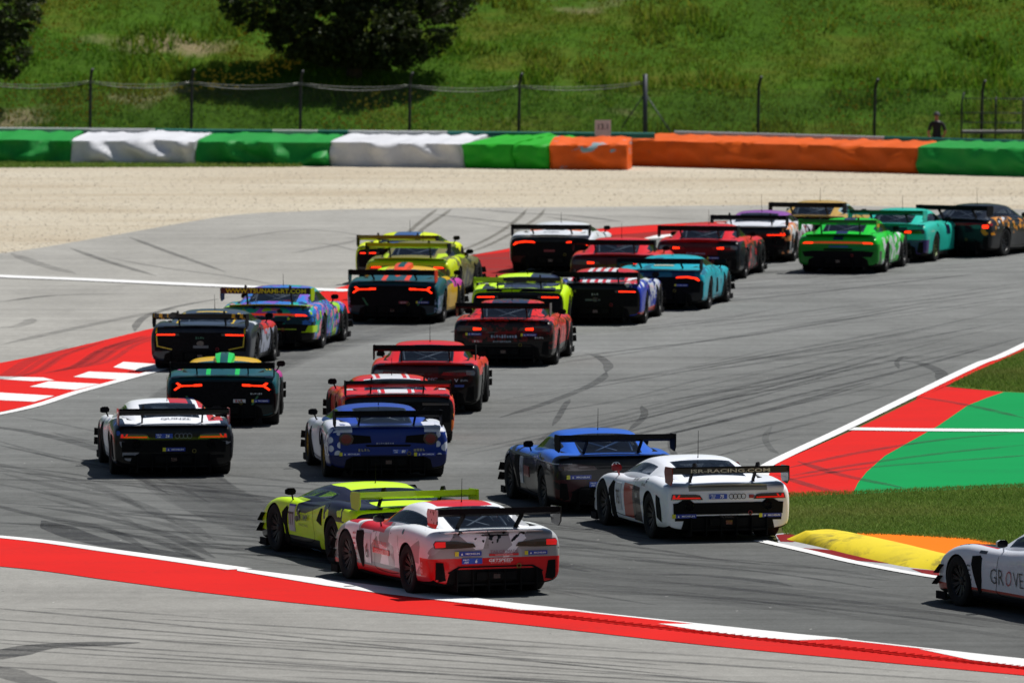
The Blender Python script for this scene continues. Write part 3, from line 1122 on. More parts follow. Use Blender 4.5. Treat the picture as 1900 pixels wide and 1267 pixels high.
def guard_rail(p0, p1, z0, z1, back, mats, label):
    A, B = G(*p0), G(*p1)
    d = (B - A).normalized()
    n = Vector((-d.y, d.x, 0))
    if n.y < 0:
        n = -n
    L = (B - A).length
    o = bpy.data.objects.new('guard_rail', None)
    COL.objects.link(o)
    o.location = A + n * back
    tag(o, label, 'guard rail')
    prof = [(0, 0), (-.05, .06), (-.05, .12), (.0, .17), (-.05, .22), (-.05, .28), (0, .34)]
    for s0, s1, mat in mats:
        vf = VF()
        va = [d * (L * s0) + n * a + Vector((0, 0, z0 + b * (z1 - z0) / .34)) for a, b in prof]
        vb = [d * (L * s1) + n * a + Vector((0, 0, z0 + b * (z1 - z0) / .34)) for a, b in prof]
        k = len(prof)
        back_a = [p + n * .02 for p in va]
        back_b = [p + n * .02 for p in vb]
        vs = va + vb + back_a + back_b
        fs = [(i, i + k, i + k + 1, i + 1) for i in range(k - 1)] + [(2 * k + i, 2 * k + i + 1, 3 * k + i + 1, 3 * k + i) for i in range(k - 1)]
        vf.add((vs, fs))
        link('rail', vf.mesh('rail', [mat], True), o)
    x = 0
    while x < L:
        vf = VF()
        p = d * x + n * .06
        vf.box((p.x - .04, p.y, 0), (p.x + .04, p.y + .08, z1))
        link('rail_post', vf.mesh('rail_post', [M['steel']]), o)
        x += 2.0
    return o


guard_rail((-240, 303), (1180, 316), .84, 1.02, 2.85, [(0, .24, RAILWHITE), (.24, .345, RAILWHITE), (.345, .50, COLTEAL), (.50, .56, RAILWHITE), (.56, .60, COLTEAL), (.60, .73, RAILWHITE), (.73, 1.0, COLTEAL)], 'teal and white steel guard rail showing just above the left barriers')
guard_rail((1168, 307), (2120, 335), .74, .98, 2.4, [(0, .42, RAILWHITE), (.42, .56, COLTEAL), (.56, 1.0, COLTEAL)], 'grey and teal guard rail behind the long orange barrier')


# ------------------------------------------------------------------ debris fence
POST = plain('fence_post_grey', (.035, .036, .042), .55, .3)
POST2 = plain('thick_post_grey', (.060, .065, .078), .5, .3)
WIRE = plain('fence_wire', (.30, .30, .28), .45, .6)
FY = 287.0


def fx(px):
    return (px - 950) / FPX * FY


fence = bpy.data.objects.new('debris_fence', None)
COL.objects.link(fence)
fence.location = (0, FY, 0)
tag(fence, 'tall wire mesh debris fence on dark posts behind the barriers', 'fence')
posts = [(-235, 2.62, 0), (-30, 2.62, 0), (167, 2.66, 0), (355, 2.64, 0), (557, 2.60, 0), (760, 2.54, 0), (963, 2.52, 0), (1197, 2.50, 1), (1407, 2.42, 0), (1623, 2.34, 0), (1822, 2.30, 0), (2030, 2.28, 0)]
for px, h, thick in posts:
    x = fx(px)
    if thick:
        v = VF()
        v.add(tube([(x, 0, 0), (x, 0, h * .5), (x, 0, h)], .075, 10))
        v.add(tube([(x, 0, 1.9), (x + 1.25, .1, 0)], .02, 6))
        v.add(tube([(x, 0, 1.9), (x - .75, .1, .8)], .02, 6))
        link('corner_post', v.mesh('corner_post', [POST2], True), fence)
    else:
        v = VF()
        v.add(tube([(x - .02, 0, 0), (x, 0, 1.2), (x + .015, 0, h - .35), (x + .05, -.1, h - .12), (x + .09, -.26, h)], .047, 8))
        link('fence_post', v.mesh('fence_post', [POST], True), fence)
for (a, ha, _), (b, hb, t2) in zip(posts, posts[1:]):
    if a >= 1197:
        continue
    xa, xb = fx(a), fx(b)
    v = VF()
    za, zb = ha - .42, (hb - .42) if not t2 else 2.22
    for dz, sag, rr in ((0, .16, .014), (.045, .10, .010)):
        v.add(tube([(xa + (xb - xa) * q / 12, -.05, za + (zb - za) * q / 12 - sag * 4 * (q / 12) * (1 - q / 12) + dz) for q in range(13)], rr, 5))
    link('top_wire', v.mesh('top_wire', [WIRE], True), fence)
# chain link mesh as fine crossed wires
v = []
f = []
x0, x1 = fx(-235), fx(2030)
st = .085
hh = 2.05
k = x0 - hh
while k < x1:
    for sgn in (1, -1):
        a = Vector((k if sgn > 0 else k + hh, .06, .0))
        b = Vector((k + hh if sgn > 0 else k, .06, hh))
        o = len(v)
        w = Vector((.0032, 0, 0))
        v += [a - w, a + w, b + w, b - w]
        f.append((o, o + 1, o + 2, o + 3))
    k += st
link('chain_link_mesh', make_mesh('chain_link_mesh', v, f, [plain('galvanised_mesh', (.10, .11, .10), .5, .3)]), fence, kind='stuff')

# railed platform at the right
gp = bpy.data.objects.new('railed_platform', None)
COL.objects.link(gp)
RY = 283.5
gp.location = ((1785 - 950) / FPX * RY, RY, 0)
tag(gp, 'grey railed marshal platform with mesh at the right edge', 'platform')
for dx, h in ((0, 2.05), (1.05, 1.9), (1.9, 1.9), (2.8, 1.9)):
    v = VF().add(tube([(dx - .02, 0, 0), (dx, 0, h - .3), (dx + (.06 if dx == 0 else 0), 0, h)], .028, 8))
    link('rail_post', v.mesh('rail_post', [POST], True), gp)
for z in (1.86, 1.42, 1.12):
    v = VF().add(tube([(0, 0, z), (3.4, 0, z - .03)], .014, 6))
    link('hand_rail', v.mesh('hand_rail', [POST2], True), gp)
v = VF().box((0, -.3, .78), (3.4, .7, .86))
link('deck_board', v.mesh('deck_board', [plain('pale_concrete', (.14, .135, .125), .8)]), gp)

# loose stones lying on the gravel
def stones():
    r = np.random.default_rng(8)
    V = []
    while len(V) < 3 * 7000:
        px, py = r.uniform(-60, 1960), r.uniform(316, 470)
        edge = np.interp(px, [q[0] for q in GRAVEL_EDGE], [q[1] for q in GRAVEL_EDGE])
        if py > edge + r.exponential(1.5):
            continue
        p = np.array(G(px, py, .004))
        s = r.uniform(.016, .042)
        a = r.uniform(0, 6.28)
        b = [p + s * np.array([math.cos(a + k * 2.09), math.sin(a + k * 2.09), 0]) for k in range(3)]
        t = p + np.array([r.uniform(-.3, .3) * s, r.uniform(-.3, .3) * s, s * r.uniform(.3, .6)])
        for k in range(3):
            V.append([b[k], b[(k + 1) % 3], t])
    t = NT('gravel_stone')
    at = t.n('Attribute', attribute_name='tone')
    t.set(Base_Color=t.ramp(at.outputs['Fac'], [(0, (.26, .21, .16, 1)), (.5, (.46, .40, .31, 1)), (1, (.64, .59, .50, 1))]), Roughness=.9)
    link('gravel_stones', tri_mesh('gravel_stones', np.array(V), t.mat, np.repeat(r.uniform(0, 1, len(V) // 3 + 1), 3)[:len(V)]), kind='stuff')


stones()

# small white board on a stick standing in the barrier
bo = bpy.data.objects.new('marker_board', None)
COL.objects.link(bo)
bp = G(1119, 309)
bo.location = (bp.x, bp.y + .1, 0)
tag(bo, 'small square white marker board standing above the orange barrier', 'sign')
v = VF().box((-.25, 0, .92), (.24, .02, 1.40))
link('board', v.mesh('board', [plain('faded_white_board', '#c3b4b8', .6)]), bo)
v = VF().box((-.015, .022, 0), (.015, .045, 1.4))
link('stake', v.mesh('stake', [POST]), bo)
# ------------------------------------------------------------------ race cars
# car coordinates: x right, y forward, z up, origin on the ground under the middle of the rear axle
def section(w, wl, zc, zf, zb):
    H = zf - zb
    return [(0, zc), (.40 * w, zc - .003), (.66 * w, (zc + zf) / 2 - .004), (.88 * w, zf), (.985 * w, zf - .065),
            (w, zb + H * .58), (wl, zb + H * .28), (wl - .012, zb + .03), (.6 * w, zb), (0, zb)]


def body_mesh(stations, wb, arch_r=.378):
    v, f = [], []
    rings = []
    for st in stations:
        y = st[0]
        half = section(*st[1:])
        ring = []
        for x, z in half:
            ring.append(len(v))
            v.append((x, y, z))
        left = {}
        for i in range(1, 9):
            x, z = half[i]
            left[i] = len(v)
            v.append((-x, y, z))
        rings.append(([ring[i] for i in range(10)], [ring[0]] + [left[i] for i in range(1, 9)] + [ring[9]]))
    for (ra, la), (rb, lb) in zip(rings, rings[1:]):
        for i in range(9):
            f.append((ra[i], ra[i + 1], rb[i + 1], rb[i]))
            f.append((la[i + 1], la[i], lb[i], lb[i + 1]))
    for k, (r, l) in enumerate((rings[0], rings[-1])):
        for a, b, c, d in ((0, 1, 8, 9), (1, 2, 7, 8), (2, 3, 6, 7), (3, 4, 5, 6)):
            f.append((r[a], r[b], r[c], r[d]))
            f.append((l[d], l[c], l[b], l[a]))
    me = make_mesh('body_cage', v, f)
    bm = bmesh.new()
    bm.from_mesh(me)
    bmesh.ops.recalc_face_normals(bm, faces=bm.faces)
    bm.to_mesh(me)
    bm.free()
    ob = link('cage', me)
    ss = ob.modifiers.new('s', 'SUBSURF')
    ss.levels = ss.render_levels = 2
    cut = VF()
    for yy in (0, wb):
        for s in (-1, 1):
            n = 40
            a = [(s * .60, yy + arch_r * math.cos(2 * math.pi * k / n), .355 + arch_r * math.sin(2 * math.pi * k / n)) for k in range(n)]
            b = [(s * 1.3, p[1], p[2]) for p in a]
            cut.add((a + b, [tuple(range(n)), tuple(range(2 * n - 1, n - 1, -1))] + [(k, k + n, (k + 1) % n + n, (k + 1) % n) for k in range(n)]))
            # open the arch downward
            cut.box((min(s * .60, s * 1.3), yy - arch_r * .93, -.2), (max(s * .60, s * 1.3), yy + arch_r * .93, .24))
    cob = link('cutter', cut.mesh('cutter'))
    bo = ob.modifiers.new('b', 'BOOLEAN')
    bo.operation = 'DIFFERENCE'
    bo.solver = 'EXACT'
    bo.use_self = True
    bo.object = cob
    dg = bpy.context.evaluated_depsgraph_get()
    out = bpy.data.meshes.new_from_object(ob.evaluated_get(dg))
    bpy.data.objects.remove(ob)
    bpy.data.objects.remove(cob)
    out.name = 'body'
    return out


def finish_body(me, wb, cabin, arch_r=.378):
    ys = [c[0] for c in cabin]
    bm = bmesh.new()
    bm.from_mesh(me)
    for fc in bm.faces:
        c = fc.calc_center_median()
        n = fc.normal
        fc.smooth = True
        fc.material_index = 0
        for yy in (0, wb):
            r = math.hypot(c.y - yy, c.z - .355)
            if abs(c.x) > .59 and r < arch_r + .004 and (abs(n.x) < .6 or abs(c.x) < .62):
                fc.material_index = 1
        if n.z < -.5 and c.z < .35:
            fc.material_index = 1
        if n.z > .3 and ys[1] < c.y < ys[-2] and c.z > .6:
            w = np.interp(c.y, ys, [q[3] for q in cabin])
            if abs(c.x) < w - .06:
                fc.material_index = 2
    bm.to_mesh(me)
    bm.free()
    me.set_sharp_from_angle(angle=R(38))
    return me


def cabin_meshes(cabin, ws, rw, sw, bpos=.84):
    """cabin: (y, roof z, half width at roof, half width at belt, belt z); ws, rw, sw: station intervals glazed as windscreen, rear and side windows"""
    v, f, m = [], [], []
    rows = []
    for y, zt, wt, wbelt, zb in cabin:
        h = max(zt - zb, .012)
        half = [(0, zt), (.45 * wt, zt - .006), (bpos * wt, zt - .022 - .05 * (1 - bpos)), (wt, zt - .055 * min(1, h / .2)),
                (wt + (wbelt - wt) * .16, zb + h * .80 - .02), (wt + (wbelt - wt) * .90, zb + h * .10), (wbelt + .01, zb - .03)]
        r, l = [], []
        for x, z in half:
            r.append(len(v))
            v.append((x, y, z))
        for i, (x, z) in enumerate(half):
            if i == 0:
                l.append(r[0])
            else:
                l.append(len(v))
                v.append((-x, y, z))
        rows.append((r, l))
    for k in range(len(rows) - 1):
        (ra, la), (rb, lb) = rows[k], rows[k + 1]
        for i in range(6):
            mi = 0
            if i < 2 and k in ws:
                mi = 1
            if i < 2 and k in rw:
                mi = 2
            if i == 4 and k in sw:
                mi = 3
            f.append((ra[i], ra[i + 1], rb[i + 1], rb[i]))
            m.append(mi)
            f.append((la[i + 1], la[i], lb[i], lb[i + 1]))
            m.append(mi if mi < 3 else 4)
    me = make_mesh('cabin_cage', v, f, [M['matte']] * 5, False, m)
    ob = link('cage', me)
    ss = ob.modifiers.new('s', 'SUBSURF')
    ss.levels = ss.render_levels = 2
    dg = bpy.context.evaluated_depsgraph_get()
    out = bpy.data.meshes.new_from_object(ob.evaluated_get(dg))
    bpy.data.objects.remove(ob)
    res = {}
    for mi, nm in ((0, 'roof'), (1, 'windscreen'), (2, 'rear_window'), (3, 'side_window'), (4, 'side_window')):
        bm = bmesh.new()
        bm.from_mesh(out)
        bmesh.ops.delete(bm, geom=[x for x in bm.faces if x.material_index != mi], context='FACES')
        for x in bm.faces:
            x.material_index = 0
            x.smooth = True
        if mi:
            # dark printed border and a pane set a little inside the skin
            rr = bmesh.ops.inset_region(bm, faces=bm.faces[:], thickness=.022, use_even_offset=True, use_boundary=True)
            for x in rr['faces']:
                x.material_index = 1
        o = bpy.data.meshes.new(nm)
        bm.to_mesh(o)
        bm.free()
        if len(o.polygons):
            res.setdefault(nm, []).append(o)
    return res


def wheel_meshes():
    pr = [(.225, -.135), (.28, -.152), (.33, -.152), (.352, -.135), (.355, -.10), (.355, .10), (.352, .135), (.33, .152), (.28, .152), (.225, .135)]
    n = 40
    v, f = [], []
    for k in range(n):
        a = 2 * math.pi * k / n
        for r, x in pr:
            v.append((x, r * math.cos(a), r * math.sin(a)))
    m = len(pr)
    for k in range(n):
        k2 = (k + 1) % n
        for i in range(m - 1):
            f.append((k * m + i, k * m + i + 1, k2 * m + i + 1, k2 * m + i))
    ty = make_mesh('tyre', v, f, [M['tyre']], True, None, 40)
    vf = VF()
    pr = [(.228, -.13), (.215, -.10), (.205, .05), (.222, .12), (.236, .137), (.236, .128)]
    v, f = [], []
    for k in range(n):
        a = 2 * math.pi * k / n
        for r, x in pr:
            v.append((x, r * math.cos(a), r * math.sin(a)))
    m = len(pr)
    for k in range(n):
        k2 = (k + 1) % n
        for i in range(m - 1):
            f.append((k * m + i, k2 * m + i, k2 * m + i + 1, k * m + i + 1))
    vf.add((v, f))
    for k in range(10):
        a = 2 * math.pi * k / 10
        ca, sa = math.cos(a), math.sin(a)
        for da in (-.11, .11):
            c1, s1 = math.cos(a + da), math.sin(a + da)
            t = Vector((0, -s1, c1)) * .013
            t2 = Vector((0, -sa, ca)) * .016
            o1 = Vector((.118, .222 * c1, .222 * s1))
            i1 = Vector((.075, .05 * ca, .05 * sa))
            dep = Vector((-.03, 0, 0))
            vs = [i1 - t2, i1 + t2, o1 + t, o1 - t]
            vs += [p + dep for p in vs]
            vf.add((vs, [(0, 1, 2, 3), (7, 6, 5, 4), (0, 4, 5, 1), (1, 5, 6, 2), (2, 6, 7, 3), (3, 7, 4, 0)]))
    vf.add(tube([(.03, 0, 0), (.085, 0, 0), (.10, 0, 0)], [.06, .058, .035], 16))
    vf.add(tube([(-.02, 0, 0), (.02, 0, 0)], [.17, .17], 28))      # brake disc
    rim = vf.mesh('rim', [M['rim']], True, 35)
    return ty, rim


TYRE, RIM = wheel_meshes()


class Model:
    pass


def bvh_of(meshes):
    vs, fs = [], []
    for me in meshes:
        o = len(vs)
        vs += [v.co.copy() for v in me.vertices]
        fs += [tuple(i + o for i in p.vertices) for p in me.polygons]
    return BVHTree.FromPolygons(vs, fs)


AX = {'rear': (lambda u, w: Vector((u, -4, w)), Vector((0, 1, 0))), 'left': (lambda u, w: Vector((-4, -u, w)), Vector((1, 0, 0))),
      'right': (lambda u, w: Vector((4, u, w)), Vector((-1, 0, 0))), 'top': (lambda u, w: Vector((u, w, 4)), Vector((0, 0, -1)))}


def project(bvh, side, u, w, off, default=None):
    mk, d = AX[side]
    o = mk(u, w)
    hit = bvh.ray_cast(o, d)
    if hit[0] is None:
        p = o + d * (default if default is not None else 3.1)
    else:
        p = hit[0]
    return p - d * off


def panel(bvh, poly, side='rear', thick=.012, name='panel', step=.07, default=None):
    """solid plate with the outline poly, bent onto the body"""
    bm = bmesh.new()
    vs = [bm.verts.new((a, b, 0)) for a, b in poly]
    bm.faces.new(vs)
    xs, ys = [p[0] for p in poly], [p[1] for p in poly]
    k = math.floor(min(xs) / step) * step + step
    while k < max(xs) - 1e-4:
        bmesh.ops.bisect_plane(bm, geom=bm.verts[:] + bm.edges[:] + bm.faces[:], dist=1e-5, plane_co=(k, 0, 0), plane_no=(1, 0, 0))
        k += step
    k = math.floor(min(ys) / step) * step + step
    while k < max(ys) - 1e-4:
        bmesh.ops.bisect_plane(bm, geom=bm.verts[:] + bm.edges[:] + bm.faces[:], dist=1e-5, plane_co=(0, k, 0), plane_no=(0, 1, 0))
        k += step
    bmesh.ops.triangulate(bm, faces=[x for x in bm.faces if len(x.verts) > 4])
    bound = [e for e in bm.edges if e.is_boundary]
    ex = bmesh.ops.extrude_edge_only(bm, edges=bound)
    low = set(x for x in ex['geom'] if isinstance(x, bmesh.types.BMVert))
    for vt in bm.verts:
        p = project(bvh, side, vt.co.x, vt.co.y, -.012 if vt in low else thick, default)
        vt.co = p
    bmesh.ops.recalc_face_normals(bm, faces=bm.faces)
    me = bm_mesh(bm, name)
    return me


def mirror(poly):
    return [(-a, b) for a, b in poly][::-1]


def circle(cx, cz, r, n=20, sx=1.0):
    return [(cx + r * sx * math.cos(2 * math.pi * k / n), cz + r * math.sin(2 * math.pi * k / n)) for k in range(n)]


def wing_part(z, y, span, chord=.34, sup_x=.42, base=(-.42, .84), above=False, ep=(.42, .25), ang=0.26):
    """wing blade, two end plates and two supports, as meshes"""
    up = [(0, .0), (.05, .022), (.15, .036), (.3, .044), (.5, .040), (.75, .022), (1, .0)]
    lo = [(.8, -.004), (.55, .008), (.3, .010), (.12, -.004), (.03, -.010)]
    pts = []
    for a, b in up + lo:
        yy = chord * (.5 - a)           # leading edge forward
        zz = b * chord * 2.4 - .02
        ca, sa = math.cos(-ang), math.sin(-ang)
        pts.append((y + yy * ca - zz * sa, z + yy * sa + zz * ca))
    v = VF()
    n = 9
    for i in range(n - 1):
        x0, x1 = -span / 2 + span * i / (n - 1), -span / 2 + span * (i + 1) / (n - 1)
        k = len(pts)
        vs = [(x0, a, b) for a, b in pts] + [(x1, a, b) for a, b in pts]
        v.add((vs, [(j, j + k, (j + 1) % k + k, (j + 1) % k) for j in range(k)]))
    blade = v.mesh('wing_blade', smooth=True, sharp=30)
    eps = []
    l, h = ep
    for s in (-1, 1):
        q = [(y - l * .52, z + .065), (y + l * .40, z + .055), (y + l * .50, z - .02), (y + l * .36, z - h * .75), (y - l * .30, z - h * .85), (y - l * .52, z - h * .55)]
        vv = VF().prism_x(q, s * span / 2 - .009, s * span / 2 + .009)
        eps.append(vv.mesh('end_plate'))
    sups = []
    by, bz = base
    for s in (-1, 1):
        if above:
            q = [(by - .10, bz - .08), (by + .10, bz - .08), (by + .03, bz + .06), (y + .16, z + .02), (y + .10, z + .10), (y - .02, z + .115), (y - .06, z + .06), (y + .05, z + .05), (y + .08, z - .01), (by - .06, bz + .05)]
        else:
            q = [(by - .10, bz - .08), (by + .10, bz - .08), (by + .05, bz + .06), (y + .13, z - .06), (y + .12, z + .005), (y - .02, z + .005), (y + .02, z - .08), (by - .06, bz + .05)]
        sups.append(VF().prism_x(q, s * sup_x - .011, s * sup_x + .011).mesh('wing_support'))
    return blade, eps, sups


def mirror_mesh(s, y, x, z):
    v = VF()
    pr = [(-.075, -.03), (-.075, .035), (-.03, .06), (.055, .06), (.085, .02), (.075, -.03), (.03, -.045), (-.04, -.042)]
    a = [(s * (x + .03) + px, y, z + pz) for px, pz in pr]
    b = [(s * (x + .03) + px * .93, y + .07, z + pz * .93) for px, pz in pr]
    c = [(s * (x + .03) + px * .5, y + .13, z + pz * .5) for px, pz in pr]
    k = len(pr)
    v.add((a + b + c, [tuple(range(k)), tuple(range(3 * k - 1, 2 * k - 1, -1))] + [(i, i + k, (i + 1) % k + k, (i + 1) % k) for i in range(k)] + [(i + k, i + 2 * k, (i + 1) % k + 2 * k, (i + 1) % k + k) for i in range(k)]))
    v.add(tube([(s * (x + .0), y + .04, z - .03), (s * (x - .04), y + .10, z - .12), (s * (x - .14), y + .12, z - .16)], .014, 6))
    return v.mesh('wing_mirror', smooth=True, sharp=45)


def build_model(kind, P):
    """P: dict of parameters; the parts are kept as meshes with material keys"""
    m = Model()
    m.kind = kind
    m.wb = P['wb']
    body = body_mesh(P['body'], m.wb)
    cab = P['cabin']
    finish_body(body, m.wb, cab)
    cm = cabin_meshes(cab, P['ws'], P['rw'], P['sw'], P.get('bpos', .84))
    m.bvh = bvh_of([body] + cm['roof'])
    m.parts = []           # (name, mesh, [material keys], parent name index or None)
    add = lambda nm, me, keys, par=None: (m.parts.append((nm, me, keys, par)), len(m.parts) - 1)[1]
    add('body', body, ['paint', 'matte', 'interior'])
    add('roof', cm['roof'][0], ['roof'])
    for nm in ('windscreen', 'rear_window', 'side_window'):
        for me in cm.get(nm, []):
            add(nm, me, ['glass', 'gloss'])
    # splitter, dive planes, side sills, floor
    L = P['body'][-1][0]
    v = VF().prism_y([(-.97, .065), (.97, .065), (.97, .085), (-.97, .085)], m.wb + .36, L - .28)
    v.prism_y([(-.80, .065), (.80, .065), (.80, .085), (-.80, .085)], L - .28, L + .05)
    for s in (-1, 1):
        v.box((min(s * .965, s * 1.0), m.wb + .37, .06), (max(s * .965, s * 1.0), m.wb + .66, .17))
    add('splitter', v.mesh('splitter'), ['carbon'])
    for s in (-1, 1):
        for zz, yy in ((.34, .55), (.50, .50)):
            v = VF()
            x0, x1 = s * .90, s * 1.04
            vs = [(x0, m.wb + yy + .28, zz - .10), (x1, m.wb + yy + .16, zz - .08), (x1 + s * .01, m.wb + yy - .05, zz + .05), (x0, m.wb + yy - .06, zz + .03)]
            vs += [(a, b, c + .012) for a, b, c in vs]
            v.add((vs, [(0, 1, 2, 3), (4, 5, 6, 7), (0, 1, 5, 4), (1, 2, 6, 5), (2, 3, 7, 6), (3, 0, 4, 7)]))
            add('dive_plane', v.mesh('dive_plane'), ['carbon'])
    # diffuser with upright fins
    dz = .20
    yr = P['body'][0][0]
    v = VF()
    v.prism_x([(yr - .03, dz), (yr + .06, dz + .02), (-.15, .12), (-.15, .07), (yr - .03, dz - .03)], -.62, .62)
    di = add('diffuser', v.mesh('diffuser'), ['matte'])
    for k in range(6):
        x = -.60 + 1.2 * k / 5
        v = VF().prism_x([(yr - .07, .38), (yr + .05, .38), (-.25, .12), (-.25, .06), (yr - .07, .09)], x - .008, x + .008)
        add('diffuser_fin', v.mesh('diffuser_fin'), ['matte'], di)
    # crash structure and rain light
    v = VF().box((-.30, yr - .05, .25), (.30, yr + .3, .36))
    add('rear_crash_box', v.mesh('rear_crash_box'), ['matte'])
    # wing
    wi = P['wing']
    blade, eps, sups = wing_part(**wi)
    w = add('rear_wing', blade, ['wing'])
    add('diffuser_roof', panel(m.bvh, P.get('under', [(-.74, .19), (.74, .19), (.70, .34), (.58, .40), (-.58, .40), (-.70, .34)]), 'rear', .006, 'diffuser_roof'), ['matte'], di)
    gy, gz = wi['y'] - .168, wi['z']
    add('gurney_flap', VF().prism_x([(gy, gz - .015), (gy + .012, gz - .015), (gy + .004, gz + .065), (gy - .008, gz + .065)], -wi['span'] / 2 + .011, wi['span'] / 2 - .011).mesh('gurney_flap'), ['wing'], w)
    for e in eps:
        add('end_plate', e, ['endplate'], w)
    for s in sups:
        add('wing_support', s, ['carbon'], w)
    m.wing = wi
    # mirrors
    mx, my, mz = P['mirror']
    for s in (-1, 1):
        add('wing_mirror', mirror_mesh(s, my, mx, mz), ['mirror'])
    # antenna
    yt = P.get('ant', .9)
    top = project(m.bvh, 'top', .02, yt, 0)
    v = VF().add(tube([(.02, yt, top.z - .01), (.02, yt - .01, top.z + .03), (.02, yt - .03, top.z + P.get('antl', .26))], [.012, .006, .003], 6))
    add('antenna', v.mesh('antenna'), ['matte'])
    # cage and seat inside
    c = cab
    v = VF()
    ys = [q[0] for q in c]
    at = lambda y, col: float(np.interp(y, ys, [q[col] for q in c]))
    hy = P.get('hoop', .75)
    for y in (hy, hy + .75):
        zt, wt, wb2 = at(y, 1) - .09, at(y, 2) - .06, at(y, 3) - .12
        v.add(tube([(-wb2, y, .86), (-wt, y, zt - .05), (-wt * .8, y, zt), (wt * .8, y, zt), (wt, y, zt - .05), (wb2, y, .86)], .022, 6))
    zt, wt = at(hy, 1) - .10, at(hy, 2) - .08
    for s in (-1, 1):
        v.add(tube([(s * wt * .9, hy, zt), (s * wt * .75, max(hy - .85, ys[1] + .1), .90)], .020, 6))
        v.add(tube([(s * wt * .9, hy, zt), (-s * wt * .7, max(hy - .75, ys[1] + .15), .89)], .020, 6))
    v.add(tube([(-.45, hy, zt - .01), (.5, hy, .88)], .02, 6))
    add('roll_cage', v.mesh('roll_cage', smooth=True), ['cage'])
    for s in (-1, 1):
        v = VF().prism_x([(hy + .02, .84), (hy + .16, .84), (hy + .10, 1.02), (hy + .02, 1.06), (hy - .04, 1.03)], s * .36 - .12, s * .36 + .12)
        if s < 0:
            add('seat', v.mesh('seat'), ['seat'])
    # model specific panels
    for nm, poly, side, thick, keys, par, both in P['panels']:
        for k in range(2 if both else 1):
            pl = poly if k == 0 else mirror(poly)
            sd = side
            if side == 'left' and k == 1:
                sd, pl = 'right', mirror(poly)
            me = panel(m.bvh, pl, sd, thick, nm)
            pi = add(nm, me, keys)
            if par:
                for nm2, poly2, thick2, keys2 in par:
                    add(nm2, panel(m.bvh, poly2 if k == 0 else mirror(poly2), sd, thick2, nm2), keys2, pi)
    for nm, me, keys in P.get('extra', []):
        add(nm, me, keys)
    # tow hook, rain light, fender louvres, fuel ports
    pt = project(m.bvh, 'rear', .34, .44, .0)
    ring = [(.34 + .03 * math.cos(a * .6283), pt.y - .035, .44 + .03 * math.sin(a * .6283)) for a in range(11)]
    add('tow_hook', VF().add(tube(ring, .008, 5, False)).mesh('tow_hook'), ['hook'])
    pt = project(m.bvh, 'rear', 0, .30, .0)
    add('rain_light', VF().box((-.05, pt.y - .06, .27), (.05, pt.y - .02, .33)).mesh('rain_light'), ['lampdark'])
    for s in (-1, 1):
        for k in range(4):
            y0 = m.wb - .12 + .085 * k
            q = [(s * .70, y0), (s * .88, y0 - .03), (s * .88, y0 + .015), (s * .70, y0 + .045)]
            add('fender_louvre', panel(m.bvh, q if s > 0 else q[::-1], 'top', .006, 'fender_louvre'), ['matte'])
        sd = 'left' if s < 0 else 'right'
        add('fuel_port', panel(m.bvh, circle(s * P.get('fuel', .18), .87, .04, 10), sd, .005, 'fuel_port'), ['gloss'])
    # door shut lines on both sides
    yd = P.get('door', (hy + .05, hy + 1.15))
    loop = [(-yd[0], .80), (-yd[0] + .06, .52), (-yd[0] - .05, .26), (-yd[1] + .05, .25), (-yd[1], .45), (-yd[1] + .02, .78)]
    for sd in ('left', 'right'):
        pts = [(q.x, q.y) for q in catmull([(a, b, 0) for a, b in loop], 5)]
        vs = []
        for i, (a, b) in enumerate(pts):
            a2, b2 = pts[min(i + 1, len(pts) - 1)]
            a1, b1 = pts[max(i - 1, 0)]
            t = Vector((a2 - a1, b2 - b1)).normalized() * .005
            for s in (-1, 1):
                u, w_ = a - t.y * s, b + t.x * s
                vs.append(project(m.bvh, sd, u if sd == 'left' else -u, w_, .003))
        add('door_seam', make_mesh('door_seam', vs, [(2 * i, 2 * i + 1, 2 * i + 3, 2 * i + 2) for i in range(len(pts) - 1)]), ['matte'])
    for nm, me, keys, par in m.parts:
        while len(me.materials) < len(keys):
            me.materials.append(M['matte'])
    return m


def loft(rows):
    return rows


AMG_BODY = [(-.93, .93, .93, .845, .83, .22), (-.90, .985, .975, .90, .88, .17), (-.80, 1.005, .985, .935, .93, .15), (-.5, 1.02, .99, .955, .955, .12), (0, 1.03, 1.01, .965, .985, .12),
            (.40, 1.02, .97, .965, .965, .08), (.75, .975, .94, .95, .91, .08), (1.5, .955, .94, .925, .865, .08), (2.0, .98, .94, .90, .88, .08),
            (2.3, 1.01, .96, .875, .90, .08), (2.63, 1.025, .99, .845, .885, .1), (3.0, 1.01, .99, .79, .80, .1), (3.35, .94, .94, .69, .66, .1), (3.55, .80, .82, .60, .55, .12), (3.62, .66, .70, .52, .48, .16)]
AMG_CAB = [(-.72, .925, .60, .76, .90), (-.50, .985, .62, .82, .90), (-.15, 1.11, .61, .85, .90), (.25, 1.215, .60, .86, .89), (.70, 1.262, .60, .86, .88), (1.12, 1.240, .595, .85, .87), (1.42, 1.12, .61, .84, .865), (1.78, .945, .64, .79, .86), (1.95, .86, .62, .74, .84)]
